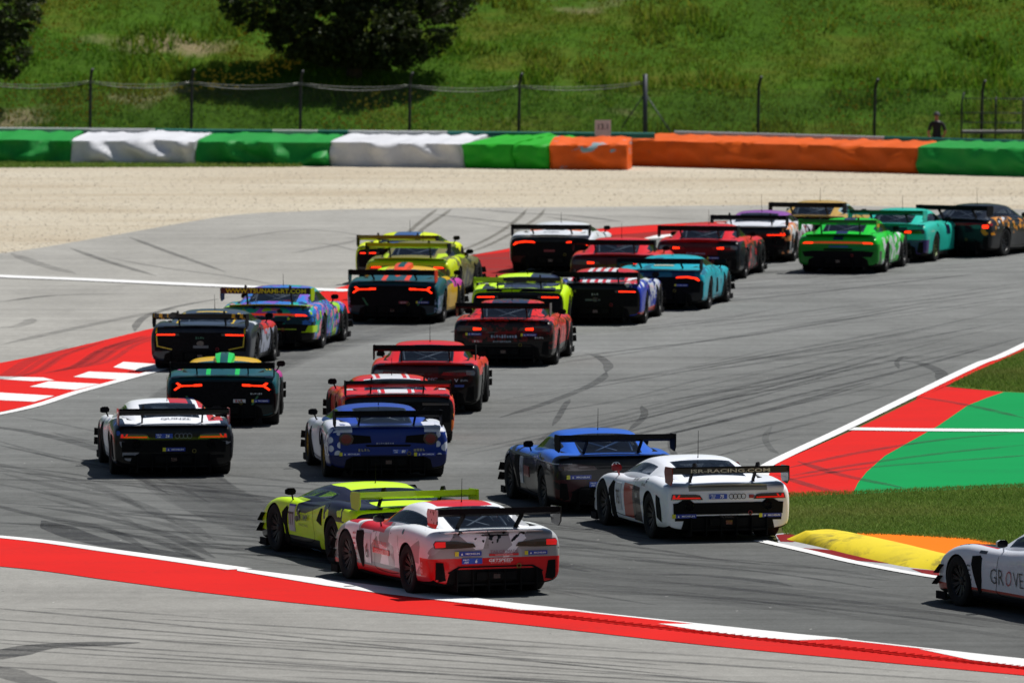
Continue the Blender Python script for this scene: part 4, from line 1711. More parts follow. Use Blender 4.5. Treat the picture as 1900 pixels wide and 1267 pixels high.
MID_BODY = [(-.88, .93, .93, .785, .785, .22), (-.85, .985, .975, .845, .845, .17), (-.75, 1.005, .985, .865, .88, .15), (-.5, 1.02, .99, .885, .92, .12), (0, 1.03, 1.01, .90, .955, .12),
            (.42, 1.02, .97, .90, .935, .08), (.85, .97, .91, .90, .885, .08), (1.5, .945, .92, .88, .83, .08), (2.0, .975, .93, .84, .83, .08), (2.3, 1.01, .96, .78, .855, .08),
            (2.65, 1.025, .99, .725, .84, .1), (3.0, 1.01, .99, .655, .75, .1), (3.4, .94, .94, .565, .59, .1), (3.6, .80, .82, .50, .48, .12), (3.68, .66, .70, .44, .42, .16)]
MID_CAB = [(-.55, .885, .62, .74, .865), (-.20, .955, .60, .79, .87), (.30, 1.065, .585, .83, .875), (.70, 1.145, .58, .85, .87), (1.12, 1.187, .58, .85, .86), (1.55, 1.172, .58, .84, .85), (1.95, 1.05, .61, .83, .84), (2.30, .915, .64, .80, .82), (2.52, .82, .62, .74, .79)]
POR_BODY = [(-1.05, .91, .91, .78, .77, .22), (-1.02, .965, .955, .85, .84, .17), (-.92, .985, .975, .885, .88, .15), (-.5, 1.02, .99, .925, .93, .12), (0, 1.03, 1.01, .94, .955, .12),
            (.42, 1.02, .96, .93, .93, .08), (.85, .965, .92, .91, .88, .08), (1.4, .945, .92, .88, .84, .08), (1.9, .975, .93, .84, .85, .08), (2.2, 1.01, .96, .80, .86, .08),
            (2.5, 1.02, .99, .76, .84, .1), (2.85, 1.0, .98, .69, .76, .1), (3.2, .93, .93, .60, .61, .1), (3.4, .80, .82, .54, .50, .12), (3.48, .66, .70, .46, .42, .16)]
POR_CAB = [(-.82, .865, .60, .70, .85), (-.45, .975, .61, .78, .86), (.02, 1.115, .60, .83, .87), (.48, 1.215, .60, .85, .87), (.90, 1.247, .60, .85, .86), (1.30, 1.225, .595, .84, .85), (1.62, 1.10, .61, .83, .84), (1.98, .93, .64, .79, .83), (2.15, .85, .62, .74, .81)]


def shift(cab, dz, ky=0.0):
    return [(y + ky, (z + dz * max(0, min(1, (z - .88) / .2))), a, b, c) for y, z, a, b, c in cab]


def slats(side_x, y, z0, z1, n):
    out = []
    for s in (-1, 1):
        for k in range(n):
            z = z0 + (z1 - z0) * k / (n - 1)
            v = VF().box((min(s * side_x, s * (side_x + .085)), y - .05, z), (max(s * side_x, s * (side_x + .085)), y + .05, z + .012))
            out.append(('louvre_slat', v.mesh('louvre_slat'), ['lipcol']))
    return out


def pipe(x, y, z, r):
    v = VF().add(tube([(x, y + .25, z), (x, y, z)], r, 16, False))
    v.add(tube([(x, y, z), (x, y + .24, z)], r * .86, 16, False))
    return v.mesh('exhaust_pipe', smooth=True)


def ridge(y0, z0, y1, z1, hw, tip=.02):
    """ducktail lip across the rear deck"""
    n = 12
    v = VF()
    vs, fs = [], []
    for i in range(n + 1):
        q = -1 + 2 * i / n
        x = hw * q
        d = .10 * q * q
        e = .03 * q * q
        vs += [(x, y0 + d, z0 - e), (x, y1 + d, z1 - e), (x, y1 + d + .012, z1 - e - tip), (x, y0 + d, z0 - e - .07)]
    for i in range(n):
        for k in range(4):
            fs.append((i * 4 + k, (i + 1) * 4 + k, (i + 1) * 4 + (k + 1) % 4, i * 4 + (k + 1) % 4))
    fs += [(0, 1, 2, 3), (n * 4 + 3, n * 4 + 2, n * 4 + 1, n * 4)]
    v.add((vs, fs))
    return v.mesh('tail_lip', smooth=True, sharp=35)


SIDE_INTAKE_AMG = [(-2.18, .74), (-1.98, .76), (-1.93, .72), (-1.95, .42), (-2.0, .24), (-2.05, .22), (-2.12, .36), (-2.2, .62)]
SILL = [(-2.2, .10), (-.45, .10), (-.45, .19), (-1.2, .16), (-2.2, .18)]
PARAMS = {}
PARAMS['front'] = dict(
    wb=2.63, body=AMG_BODY, cabin=AMG_CAB, ws=(5, 6), rw=(0, 1, 2), sw=(2, 3, 4, 5), bpos=.86, hoop=.35, diff=.37,
    wing=dict(z=1.205, y=-.86, span=1.86, base=(-.55, .91), sup_x=.44), mirror=(.91, 1.35, .96), ant=.55, antl=.34,
    panels=[('tail_light', [(.30, .715), (.34, .770), (.62, .805), (.905, .815), (.935, .77), (.92, .705), (.60, .700)], 'rear', .014, ['lampdark'],
             [('light_element', [(.76, .722), (.76, .800), (.90, .803), (.925, .77), (.91, .718)], .022, ['lampouter']), ('brake_element', [(.44, .725), (.44, .765), (.60, .775), (.60, .722)], .022, ['lampbrake'])], True),
            ('lower_bumper', [(-.72, .36), (-.56, .445), (.56, .445), (.72, .36), (.69, .34), (.54, .425), (-.54, .425), (-.69, .34)], 'rear', .014, ['carbon'], None, False),
            ('corner_vent', [(.75, .25), (.79, .50), (.90, .51), (.905, .22)], 'rear', .012, ['matte'], None, True),
            ('side_intake', SIDE_INTAKE_AMG, 'left', .010, ['matte'], None, True),
            ('side_sill', SILL, 'left', .02, ['carbon'], None, True),
            ('boot_slot', [(-.20, .868), (.20, .868), (.20, .882), (-.20, .882)], 'rear', .010, ['matte'], None, False)],
    extra=[('tail_lip', ridge(-.62, .952, -.965, .950, .74), ['lip'])])
# mid engined, angular lamps, slatted rear corners
PARAMS['mid'] = dict(
    wb=2.65, body=MID_BODY, cabin=MID_CAB, ws=(5, 6), rw=(1, 2), sw=(3, 4, 5, 6), bpos=.86, hoop=.95, diff=.36,
    wing=dict(z=1.085, y=-.80, span=1.84, base=(-.50, .86), sup_x=.50, above=True), mirror=(.92, 2.0, .93), ant=.85, antl=.42,
    panels=[('tail_light', [(.40, .645), (.45, .715), (.52, .728), (.885, .735), (.905, .65)], 'rear', .014, ['lampdark'],
             [('light_element', [(.44, .660), (.44, .680), (.78, .684), (.76, .722), (.785, .722), (.81, .684), (.835, .684), (.845, .722), (.872, .722), (.885, .662)], .021, ['lampouter'])], True),
            ('rear_grille', [(-.86, .42), (.86, .42), (.87, .595), (.80, .600), (.72, .645), (.60, .645), (.54, .600), (-.54, .600), (-.60, .645), (-.72, .645), (-.80, .600), (-.87, .595)], 'rear', .010, ['matte'], None, False),
            ('lower_corner_vent', [(.62, .325), (.84, .325), (.84, .375), (.66, .375)], 'rear', .010, ['matte'], None, True),
            ('side_intake', [(-2.30, .16), (-2.28, .60), (-2.12, .74), (-2.04, .72), (-2.06, .40), (-2.04, .16)], 'left', .010, ['matte'], None, True),
            ('rear_side_vent', [(.44, .70), (.60, .66), (.66, .50), (.66, .30), (.45, .36)], 'left', .012, ['matte'], None, True),
            ('side_sill', SILL, 'left', .02, ['carbon'], None, True)],
    extra=[('tail_lip', ridge(-.60, .888, -.905, .880, .78), ['lip'])] + slats(.905, -.66, .30, .66, 7) + [('exhaust_pipe', pipe(x, -.93, .545, .062), ['steel']) for x in (-.62, .62)])
# low mid engined car with thin high lamps and a black tail
M296 = [(y, w, wl, zc + (.02 if y < .5 else 0), zf, zb) for y, w, wl, zc, zf, zb in MID_BODY]
PARAMS['strip'] = dict(
    wb=2.60, body=[(y, w, wl, zc, zf, zb) for y, w, wl, zc, zf, zb in M296], cabin=[(-.55, .90, .68, .78, .865), (-.25, .945, .66, .81, .87), (.10, 1.00, .63, .84, .875), (.55, 1.085, .60, .86, .87), (1.0, 1.128, .585, .85, .86), (1.45, 1.120, .585, .84, .85), (1.88, 1.02, .61, .83, .84), (2.25, .90, .64, .80, .82), (2.48, .82, .62, .74, .79)],
    ws=(5, 6), rw=(1, 2), sw=(3, 4, 5, 6), bpos=.88, hoop=.95, diff=.36,
    wing=dict(z=1.075, y=-.82, span=1.84, base=(-.55, .86), sup_x=.46, above=True), mirror=(.93, 1.95, .935), ant=.95, antl=.30,
    panels=[('rear_fascia', [(-.90, .40), (.90, .40), (.915, .60), (.90, .735), (.62, .762), (-.62, .762), (-.90, .735), (-.915, .60)], 'rear', .008, ['fascia'], None, False),
            ('tail_light', [(.42, .700), (.42, .745), (.88, .735), (.89, .700)], 'rear', .020, ['lampdark'], [('light_element', [(.50, .708), (.50, .736), (.86, .730), (.865, .706)], .027, ['lampstrip'])], True),
            ('exhaust_trim', circle(0, .55, .05, 14, 1.5), 'rear', .02, ['gloss'], None, False),
            ('side_intake', [(-2.26, .18), (-2.24, .62), (-2.10, .72), (-2.04, .70), (-2.08, .40), (-2.04, .18)], 'left', .010, ['matte'], None, True),
            ('engine_intake', [(-.72, .60), (-.50, .80), (-.42, .80), (-.46, .55)], 'left', .012, ['matte'], None, True),
            ('side_sill', SILL, 'left', .02, ['carbon'], None, True)],
    extra=[('tail_lip', ridge(-.60, .905, -.90, .905, .74), ['lip'])])
PARAMS['round'] = dict(
    wb=2.65, body=M296, cabin=[(-.60, .89, .58, .72, .865), (-.25, .96, .58, .79, .87), (.25, 1.055, .58, .83, .875), (.68, 1.120, .58, .85, .87), (1.08, 1.150, .58, .85, .86), (1.50, 1.138, .58, .84, .85), (1.90, 1.03, .61, .83, .84), (2.28, .905, .64, .80, .82), (2.50, .82, .62, .74, .79)],
    ws=(5, 6), rw=(0, 1, 2), sw=(3, 4, 5, 6), bpos=.80, hoop=.95, diff=.36,
    wing=dict(z=1.09, y=-.80, span=1.78, base=(-.55, .86), sup_x=.46), mirror=(.94, 1.95, .94), ant=.85, antl=.25,
    panels=[('tail_light', circle(.70, .685, .105, 22, 1.15), 'rear', .016, ['lampdark'], [('light_element', circle(.70, .685, .075, 18, 1.15), .024, ['lampdim'])], True),
            ('lamp_recess', [(.28, .62), (.30, .73), (.60, .755), (.62, .60)], 'rear', .010, ['matte'], None, True),
            ('rear_slot', [(-.36, .555), (.36, .555), (.38, .585), (-.38, .585)], 'rear', .010, ['matte'], None, False),
            ('side_intake', [(-.80, .55), (-.52, .78), (-.44, .78), (-.47, .50)], 'left', .012, ['matte'], None, True),
            ('front_wheel_vent', [(-2.28, .18), (-2.26, .60), (-2.12, .70), (-2.06, .18)], 'left', .010, ['matte'], None, True),
            ('side_sill', SILL, 'left', .02, ['carbon'], None, True)],
    extra=[('tail_lip', ridge(-.60, .902, -.895, .895, .66), ['lip'])])
MHUR = [(y, w, wl, zc + (.045 if y < .5 else 0), zf + (.02 if y < .9 else 0), zb) for y, w, wl, zc, zf, zb in MID_BODY]
YL = [(.36, .735), (.36, .772), (.50, .768), (.52, .756), (.72, .752), (.79, .800), (.83, .785), (.775, .740), (.865, .675), (.84, .655), (.735, .725), (.52, .733), (.50, .728)]
PARAMS['wedge'] = dict(
    wb=2.62, body=MHUR, cabin=[(-.60, .925, .60, .74, .885), (-.25, .985, .58, .79, .885), (.25, 1.07, .57, .83, .885), (.68, 1.125, .57, .85, .88), (1.08, 1.150, .57, .85, .87), (1.50, 1.140, .57, .84, .86), (1.95, 1.02, .61, .83, .85), (2.35, .90, .64, .80, .82), (2.58, .82, .62, .74, .79)],
    ws=(5, 6), rw=(), sw=(3, 4, 5, 6), bpos=.84, hoop=.95, diff=.36,
    wing=dict(z=1.10, y=-.80, span=1.86, base=(-.50, .90), sup_x=.46), mirror=(.95, 1.95, .955), ant=.75, antl=.20,
    panels=[('rear_fascia', [(-.905, .40), (.905, .40), (.92, .60), (.90, .78), (.60, .815), (-.60, .815), (-.90, .78), (-.92, .60)], 'rear', .008, ['fascia'], None, False),
            ('tail_light', YL, 'rear', .020, ['lampstrip'], None, True),
            ('fascia_strut', [(.52, .40), (.56, .40), (.66, .56), (.62, .56)], 'rear', .016, ['lipcol'], None, True),
            ('deck_louvre', [(.16, .02), (.40, .02), (.40, .05), (.16, .05)], 'top', .012, ['matte'], None, True),
            ('deck_louvre', [(.16, .12), (.40, .12), (.40, .15), (.16, .15)], 'top', .012, ['matte'], None, True),
            ('deck_louvre', [(.16, .22), (.40, .22), (.40, .25), (.16, .25)], 'top', .012, ['matte'], None, True),
            ('side_intake', [(-2.26, .18), (-2.24, .62), (-2.10, .72), (-2.04, .70), (-2.08, .18)], 'left', .010, ['matte'], None, True),
            ('side_sill', SILL, 'left', .02, ['carbon'], None, True)])


def roof_scoop():
    v = VF()
    rows = []
    for y, hw, z0, z1 in ((1.10, .17, 1.08, 1.225), (.85, .21, 1.07, 1.235), (.45, .20, 1.00, 1.20), (.05, .14, .96, 1.09), (-.25, .05, .92, .98)):
        rows.append([(-hw, y, z0), (-hw * .8, y, z1 - .02), (-hw * .35, y, z1), (hw * .35, y, z1), (hw * .8, y, z1 - .02), (hw, y, z0)])
    vs = [p for r in rows for p in r]
    fs = [(i * 6 + k, i * 6 + k + 1, (i + 1) * 6 + k + 1, (i + 1) * 6 + k) for i in range(4) for k in range(5)]
    fs += [tuple(range(6)), tuple(24 + k for k in range(6))[::-1]]
    v.add((vs, fs))
    return v.mesh('roof_scoop', smooth=True, sharp=40)


PARAMS['wedge']['extra'] = [('roof_scoop', roof_scoop(), ['scoop']), ('tail_lip', ridge(-.60, .930, -.905, .925, .76), ['lip'])]
PARAMS['rear'] = dict(
    wb=2.51, body=POR_BODY, cabin=POR_CAB, ws=(5, 6), rw=(1, 2), sw=(2, 3, 4, 5), bpos=.86, hoop=.55, diff=.36,
    wing=dict(z=1.215, y=-.93, span=1.86, base=(-.66, .92), sup_x=.46, above=True), mirror=(.91, 1.55, .96), ant=.75, antl=.25,
    panels=[('tail_light', [(-.86, .708), (-.80, .745), (-.4, .760), (.4, .760), (.80, .745), (.86, .708), (.4, .718), (-.4, .718)], 'rear', .016, ['lampbar'], [('brake_element', [(.60, .712), (.60, .748), (.80, .742), (.84, .712)], .024, ['lampbrake']), ('brake_element', [(-.84, .712), (-.80, .742), (-.60, .748), (-.60, .712)], .024, ['lampbrake'])], False),
            ('rear_fascia', [(-.80, .40), (.80, .40), (.86, .52), (.60, .545), (-.60, .545), (-.86, .52)], 'rear', .008, ['fascia'], None, False),
            ('engine_grille', [(-.34, .555), (.34, .555), (.34, .60), (-.34, .60)], 'rear', .010, ['matte'], None, False),
            ('front_wheel_vent', [(-2.16, .18), (-2.14, .60), (-2.0, .70), (-1.94, .18)], 'left', .010, ['matte'], None, True),
            ('side_sill', SILL, 'left', .02, ['carbon'], None, True)],
    extra=[('tail_lip', ridge(-.62, .93, -.98, .945, .80), ['lip'])])
PARAMS['curve'] = dict(
    wb=2.67, body=M296, cabin=[(-.60, .885, .60, .74, .865), (-.25, .95, .58, .79, .87), (.25, 1.045, .57, .83, .875), (.68, 1.105, .57, .85, .87), (1.08, 1.135, .57, .85, .86), (1.50, 1.125, .57, .84, .85), (1.90, 1.02, .61, .83, .84), (2.28, .90, .64, .80, .82), (2.50, .82, .62, .74, .79)],
    ws=(5, 6), rw=(), sw=(3, 4, 5, 6), bpos=.84, hoop=.95, diff=.36,
    wing=dict(z=1.08, y=-.80, span=1.84, base=(-.50, .87), sup_x=.46), mirror=(.94, 1.95, .935), ant=.85, antl=.25,
    panels=[('rear_fascia', [(-.90, .40), (.90, .40), (.915, .60), (.90, .70), (.60, .735), (-.60, .735), (-.90, .70), (-.915, .60)], 'rear', .008, ['fascia'], None, False),
            ('tail_light', [(.36, .712), (.40, .745), (.62, .758), (.84, .725), (.90, .66), (.86, .655), (.78, .700), (.60, .722)], 'rear', .020, ['lampstrip'], None, True),
            ('deck_vent', [(-.22, -.10), (.22, -.10), (.22, .12), (-.22, .12)], 'top', .010, ['matte'], None, False),
            ('door_intake', [(-1.55, .30), (-1.35, .62), (-1.20, .62), (-1.30, .30)], 'left', .012, ['matte'], None, True),
            ('front_wheel_vent', [(-2.28, .18), (-2.26, .60), (-2.12, .70), (-2.06, .18)], 'left', .010, ['matte'], None, True),
            ('side_sill', SILL, 'left', .02, ['carbon'], None, True)])
PARAMS['curve']['extra'] = [('tail_lip', ridge(-.60, .902, -.90, .895, .74), ['lip'])]
MODELS = {k: build_model(k, p) for k, p in PARAMS.items()}

_text = {}


def text_mesh(s, bold=.0):
    key = (s, bold)
    if key not in _text:
        cu = bpy.data.curves.new('lettering', 'FONT')
        cu.body = s
        cu.align_x = 'CENTER'
        cu.align_y = 'CENTER'
        cu.size = 1.0
        cu.offset = bold
        cu.resolution_u = 2
        ob = bpy.data.objects.new('lettering', cu)
        COL.objects.link(ob)
        dg = bpy.context.evaluated_depsgraph_get()
        me = bpy.data.meshes.new_from_object(ob.evaluated_get(dg))
        co = np.array([v.co[:] for v in me.vertices])
        fs = [tuple(p.vertices) for p in me.polygons]
        bpy.data.objects.remove(ob)
        _text[key] = (co, fs)
    return _text[key]


class Car:
    def __init__(self, kind, px, py, yaw, label, mats, scale=1.0):
        self.m = MODELS[kind]
        e = bpy.data.objects.new('race_car', None)
        COL.objects.link(e)
        e.location = G(px, py, .0085)
        e.rotation_euler = (0, 0, R(yaw))
        tag(e, label, 'race car', 'race cars in the pack')
        self.e = e
        mt = dict(matte=M['matte'], interior=M['matte'], glass=M['glass'], gloss=M['gloss'], carbon=M['carbon'], wing=M['carbon'], endplate=M['carbon'], mirror=M['carbon'], cage=M['cage'], seat=M['seat'],
                  lampdark=M['lampdark'], lampouter=M['lampred'], lampbrake=M['lampdark'], lampstrip=M['lamplit'], lampdim=M['lampred'], lampbar=M['lampred'], steel=M['steel'], fascia=M['carbon'], rim=M['rim'], tyre=M['tyre'])
        mt.update(mats)
        mt.setdefault('roof', mt['paint'])
        mt.setdefault('lip', mt['paint'])
        mt.setdefault('lipcol', M['carbon'])
        mt.setdefault('scoop', mt['paint'])
        mt.setdefault('hook', print_mat(random.choice(('#801414', '#6a5e10', '#801414'))))
        self.mt = mt
        objs = []
        for nm, me, keys, par in self.m.parts:
            o = bpy.data.objects.new(nm, me)
            COL.objects.link(o)
            o.parent = e if par is None else objs[par]
            for i, k in enumerate(keys):
                o.material_slots[i].link = 'OBJECT'
                o.material_slots[i].material = mt[k]
            objs.append(o)
        self.objs = objs
        for yy, w in ((0, .845), (self.m.wb, .85)):
            for s in (-1, 1):
                wh = bpy.data.objects.new('wheel', None)
                COL.objects.link(wh)
                wh.parent = e
                wh.location = (s * w, yy, .355)
                wh.rotation_euler = (random.uniform(0, 6), 0, 0 if s > 0 else math.pi)
                for nm, me, k in (('tyre', TYRE, 'tyre'), ('rim', RIM, 'rim')):
                    o = bpy.data.objects.new(nm, me)
                    COL.objects.link(o)
                    o.parent = wh
                    o.material_slots[0].link = 'OBJECT'
                    o.material_slots[0].material = mt[k]

    def part(self, nm):
        return next(o for o in self.objs if o.name.split('.')[0] == nm)

    def text(self, s, col, u, w, height, width=None, side='rear', off=.026, bold=.0, rot=0.0, parent=None, shear=0.0):
        co, fs = text_mesh(s, bold)
        c = co.copy()
        x0, x1 = c[:, 0].min(), c[:, 0].max()
        y0, y1 = c[:, 1].min(), c[:, 1].max()
        k = height / (y1 - y0)
        kx = width / (x1 - x0) if width else k
        a = (c[:, 0] - (x0 + x1) / 2) * kx
        b = (c[:, 1] - (y0 + y1) / 2) * k
        a = a + b * shear
        ca, sa = math.cos(R(rot)), math.sin(R(rot))
        A, B = a * ca - b * sa + u, a * sa + b * ca + w
        vs = [project(self.m.bvh, side, p, q, off) for p, q in zip(A, B)]
        me = make_mesh('lettering', vs, fs, [print_mat(col)])
        return link('lettering', me, parent or self.e)

    def plate(self, col, u0, u1, w0, w1, side='rear', off=.020, name='sponsor_plate', parent=None, poly=None):
        me = panel(self.m.bvh, poly or [(u0, w0), (u1, w0), (u1, w1), (u0, w1)], side, off, name, .08)
        me.materials.append(print_mat(col))
        return link(name, me, parent or self.e)

    def marks(self, u, w, width, height, n, col, side='rear', off=.024, seed=1):
        """a row of small illegible printed strokes"""
        r = random.Random(seed)
        vs, fs = [], []
        st = width / n
        for k in range(n):
            a = u - width / 2 + k * st
            b = a + st * r.uniform(.55, .85)
            lo, hi = w - height * r.uniform(.3, .5), w + height * r.uniform(.3, .5)
            for (p, q) in (((a, lo), (b, hi)),) if r.random() < .5 else (((a, lo), (a + (b - a) * .4, hi)), ((a, lo), (b, lo + (hi - lo) * .4))):
                o = len(vs)
                for x, z in ((p[0], p[1]), (q[0], p[1]), (q[0], q[1]), (p[0], q[1])):
                    vs.append(project(self.m.bvh, side, x, z, off + .0004 * k))
                fs.append((o, o + 1, o + 2, o + 3))
        return link('printed_marks', make_mesh('printed_marks', vs, fs, [print_mat(col)]), self.e)

    def tyre_brand(self, u, w, s=1.0):
        b = self.plate('#16349c', u - .16 * s, u + .18 * s, w - .032 * s, w + .032 * s)
        self.plate('#d6cf1e', u - .215 * s, u - .16 * s, w - .032 * s, w + .032 * s, name='yellow_end')
        self.text('MICHELIN', '#f0f2f4', u + .045 * s, w, .026 * s, .21 * s, parent=b, bold=.02)
        self.text('\u25B2', '#f0f2f4', u - .115 * s, w, .036 * s, .03 * s, parent=b)

    def class_plate(self, u, w, num, cls='PRO\nAM', s=1.0):
        b = self.plate('#1c49b4', u - .15 * s, u + .15 * s, w - .040 * s, w + .040 * s, name='number_plate')
        self.text(cls, '#e8eef8', u - .09 * s, w, .060 * s, .085 * s, parent=b, bold=.02)
        self.text(num, '#ffffff', u + .06 * s, w, .055 * s, None, parent=b, bold=.03, shear=.2)

    def rings(self, u, w, r, col):
        for k in range(4):
            cx = u + (k - 1.5) * r * 1.5
            vs, fs = [], []
            n = 20
            for i in range(n):
                a = 2 * math.pi * i / n
                for q in (r, r * .76):
                    vs.append(project(self.m.bvh, 'rear', cx + q * math.cos(a), w + q * math.sin(a), .026 + .001 * k))
            for i in range(n):
                j = (i + 1) % n
                fs.append((2 * i, 2 * i + 1, 2 * j + 1, 2 * j))
            link('badge_ring', make_mesh('badge_ring', vs, fs, [print_mat(col)]), self.e)

    def wing_text(self, s, col, height=.075, width=1.3, u=0.0):
        wi = self.m.wing
        co, fs = text_mesh(s, .02)
        x0, x1 = co[:, 0].min(), co[:, 0].max()
        y0, y1 = co[:, 1].min(), co[:, 1].max()
        # underside of the blade, facing backwards and down
        vs = []
        for c in co:
            a = (c[0] - (x0 + x1) / 2) * width / (x1 - x0) + u
            b = (c[1] - (y0 + y1) / 2) * height / (y1 - y0)
            vs.append((a, wi['y'] - .175 - .05, wi['z'] + b - .005))
        return vs, fs

    def wing_board(self, col, text, tcol, width, height=.085):
        """gurney strip along the trailing edge that carries the lettering"""
        wi = self.m.wing
        y, z, sp = wi['y'] - .192, wi['z'] + .010, wi['span']
        v = VF().box((-sp / 2 + .012, y - .006, z - height * .5), (sp / 2 - .012, y + .006, z + height * .5))
        b = link('gurney_strip', v.mesh('gurney_strip', [print_mat(col)]), self.part('rear_wing'))
        if text:
            vs, fs = self.wing_text(text, tcol, height * .72, width)
            vs = [(a, y - .010, z + (c - wi['z'])) for a, _, c in vs]
            link('lettering', make_mesh('lettering', vs, fs, [print_mat(tcol)]), self.part('rear_wing'))
# ------------------------------------------------------------------ person behind the barrier
def person():
    p = G(1738, 318)
    loc = Vector((p.x * (275.8 / p.y), 275.8, 0))
    J = {}
    verts, edges, rad = [], [], []

    def jt(name, co, r, par=None):
        J[name] = len(verts)
        verts.append(co)
        rad.append(r if isinstance(r, tuple) else (r, r))
        if par:
            edges.append((J[par], J[name]))
    jt('pelvis', (0, 0, .98), (.155, .115))
    jt('waist', (0, 0, 1.14), (.140, .10), 'pelvis')
    jt('chest', (0, .01, 1.32), (.165, .115), 'waist')
    jt('shoulders', (0, .01, 1.45), (.125, .09), 'chest')
    jt('neck', (0, .0, 1.53), .055, 'shoulders')
    jt('skull', (0, .015, 1.60), .075, 'neck')
    jt('head', (0, .02, 1.68), .098, 'skull')
    jt('crown', (0, .01, 1.755), .078, 'head')
    jt('nose', (0, .12, 1.66), .020, 'head')
    for s, n in ((-1, 'l'), (1, 'r')):
        jt('sh' + n, (s * .19, .0, 1.43), .068, 'shoulders')
        jt('el' + n, (s * .275, -.06, 1.19), .048, 'sh' + n)
        jt('wr' + n, (s * .24, .10, 1.03), .033, 'el' + n)
        jt('pa' + n, (s * .20, .16, 1.00), .036, 'wr' + n)
        for k in range(4):
            a = (k - 1.5) * .022
            jt('f%d%s' % (k, n), (s * (.185 - .005 * k), .205, .995 + a), .010, 'pa' + n)
            jt('g%d%s' % (k, n), (s * (.155 - .005 * k), .245 - .006 * abs(k - 1), .985 + a), .009, 'f%d%s' % (k, n))
        jt('th' + n, (s * .165, .20, 1.045), .011, 'pa' + n)
        jt('hi' + n, (s * .10, 0, .90), .105, 'pelvis')
        jt('kn' + n, (s * .115, .01, .50), .066, 'hi' + n)
        jt('an' + n, (s * .12, -.01, .09), .045, 'kn' + n)
        jt('to' + n, (s * .14, .15, .045), .042, 'an' + n)
    me = bpy.data.meshes.new('figure')
    me.from_pydata(verts, edges, [])
    ob = link('figure', me)
    ob.modifiers.new('skin', 'SKIN')
    for d, r in zip(me.skin_vertices[0].data, rad):
        d.radius = r
    me.skin_vertices[0].data[0].use_root = True
    ss = ob.modifiers.new('sub', 'SUBSURF')
    ss.levels = ss.render_levels = 2
    dg = bpy.context.evaluated_depsgraph_get()
    out = bpy.data.meshes.new_from_object(ob.evaluated_get(dg))
    bpy.data.objects.remove(ob)
    out.name = 'person'
    skin = plain('skin', '#9c6b52', .6)
    cloth = plain('black_clothing', (.008, .008, .010), .85)
    shoe = plain('shoe', (.02, .02, .02), .6)
    grey = plain('grey_collar', (.20, .20, .22), .8)
    for m_ in (cloth, skin, shoe, grey):
        out.materials.append(m_)
    for f in out.polygons:
        c = f.center
        f.use_smooth = True
        i = 0
        if c.z > 1.525 or (abs(c.x) > .15 and c.z < 1.22 and c.z > .9):
            i = 1
        if 1.49 < c.z < 1.525 and abs(c.x) < .11:
            i = 3
        if c.z < .10:
            i = 2
        f.material_index = i
    o = link('person', out)
    o.location = loc
    o.rotation_euler = (0, 0, R(8))
    o.scale = (.95, .95, .95)
    tag(o, 'person in black clothes and cap standing behind the green barrier', 'person')
    # cap
    vf = VF()
    vs, fs = [], []
    n = 18
    for k in range(6):
        a = k / 5 * math.pi / 2
        for i in range(n):
            b = 2 * math.pi * i / n
            vs.append((.112 * math.cos(a) * math.cos(b), .015 + .125 * math.cos(a) * math.sin(b), 1.69 + .125 * math.sin(a)))
    fs = [(k * n + i, k * n + (i + 1) % n, (k + 1) * n + (i + 1) % n, (k + 1) * n + i) for k in range(5) for i in range(n)]
    vf.add((vs, fs))
    vf.add(([(-.08, .12, 1.70), (.08, .12, 1.70), (.07, .22, 1.675), (-.07, .22, 1.675), (-.08, .12, 1.71), (.08, .12, 1.71), (.07, .22, 1.685), (-.07, .22, 1.685)],
            [(0, 1, 2, 3), (4, 5, 6, 7), (0, 1, 5, 4), (1, 2, 6, 5), (2, 3, 7, 6), (3, 0, 4, 7)]))
    link('cap', vf.mesh('cap', [plain('dark_cap', (.03, .03, .035), .7)], True), o)


person()
# ------------------------------------------------------------------ the pack, nearest first
BLK, NAVY, WHT, RED = '#0a0a0c', '#101a34', '#eceef0', '#d0121a'
LIME, TEAL, SILV = '#d0fa10', '#0b4a52', '#8f9298'
TAILDARK = ('#08080a', 'y<-.82 and z<.84')

# white, red and grey car, number 6
paint = livery('white_red_grey_livery', WHT, [
    ('#9a9a98', 'cell(2.3)>.72 and z<.92'), ('#a8a9ab', 'cell(3.1)>.80'),
    (RED, 'z<.30'), (RED, 'y<-.55 and z<.56'), (RED, 'y>1.15 and y<2.1 and z>.78 and ax>.45'), (RED, 'y>2.25 and z>.84'),
    ('#0c0c0e', 'spot(7)<.10 and z>.56 and noise(2)>.52'), ('#0c0c0e', 'noise(7)>.64 and y<-.3 and z>.74 and ax<.55'),
    (RED, 'z>1.20 and ax<.42'), ('#7d8084', 'ax>.9 and z>.27 and z<.33 and y>.4')])
A = Car('front', 878, 1097, 20.3, 'white, red and grey race car with number 6, nearest the red kerb', dict(paint=paint, endplate=livery('spotted_end_plate', '#c9b8b8', [('#151515', 'spot(14)<.28'), (RED, 'z<1.06'), ('#1a1a1c', 'x>0')]), lampouter=M['lampred'], mirror=M['gloss']))
A.tyre_brand(-.40, .625)
A.tyre_brand(.62, .615, .85)
A.text('TAILOR MADE', '#8a3a50', .12, .645, .042, .42)
b = A.plate(RED, -.10, .34, .585, .615, name='red_banner')
A.text('DESIGNS LTD', '#f2d8d8', .12, .600, .018, .26, parent=b)
A.class_plate(-.36, .52, '6')
A.text('GETSPEED', '#f0f0f0', .07, .525, .045, .36, bold=.02, shear=.2)
A.marks(.07, .488, .30, .014, 11, '#e0a0a0')
A.text('RACE\nTAXI', '#f0e8e8', .33 + .30, .42, .16, .12, 'left')
b = A.plate('#c4c4c8', -1.90, -1.66, .30, .74, 'left', .012, 'number_board')
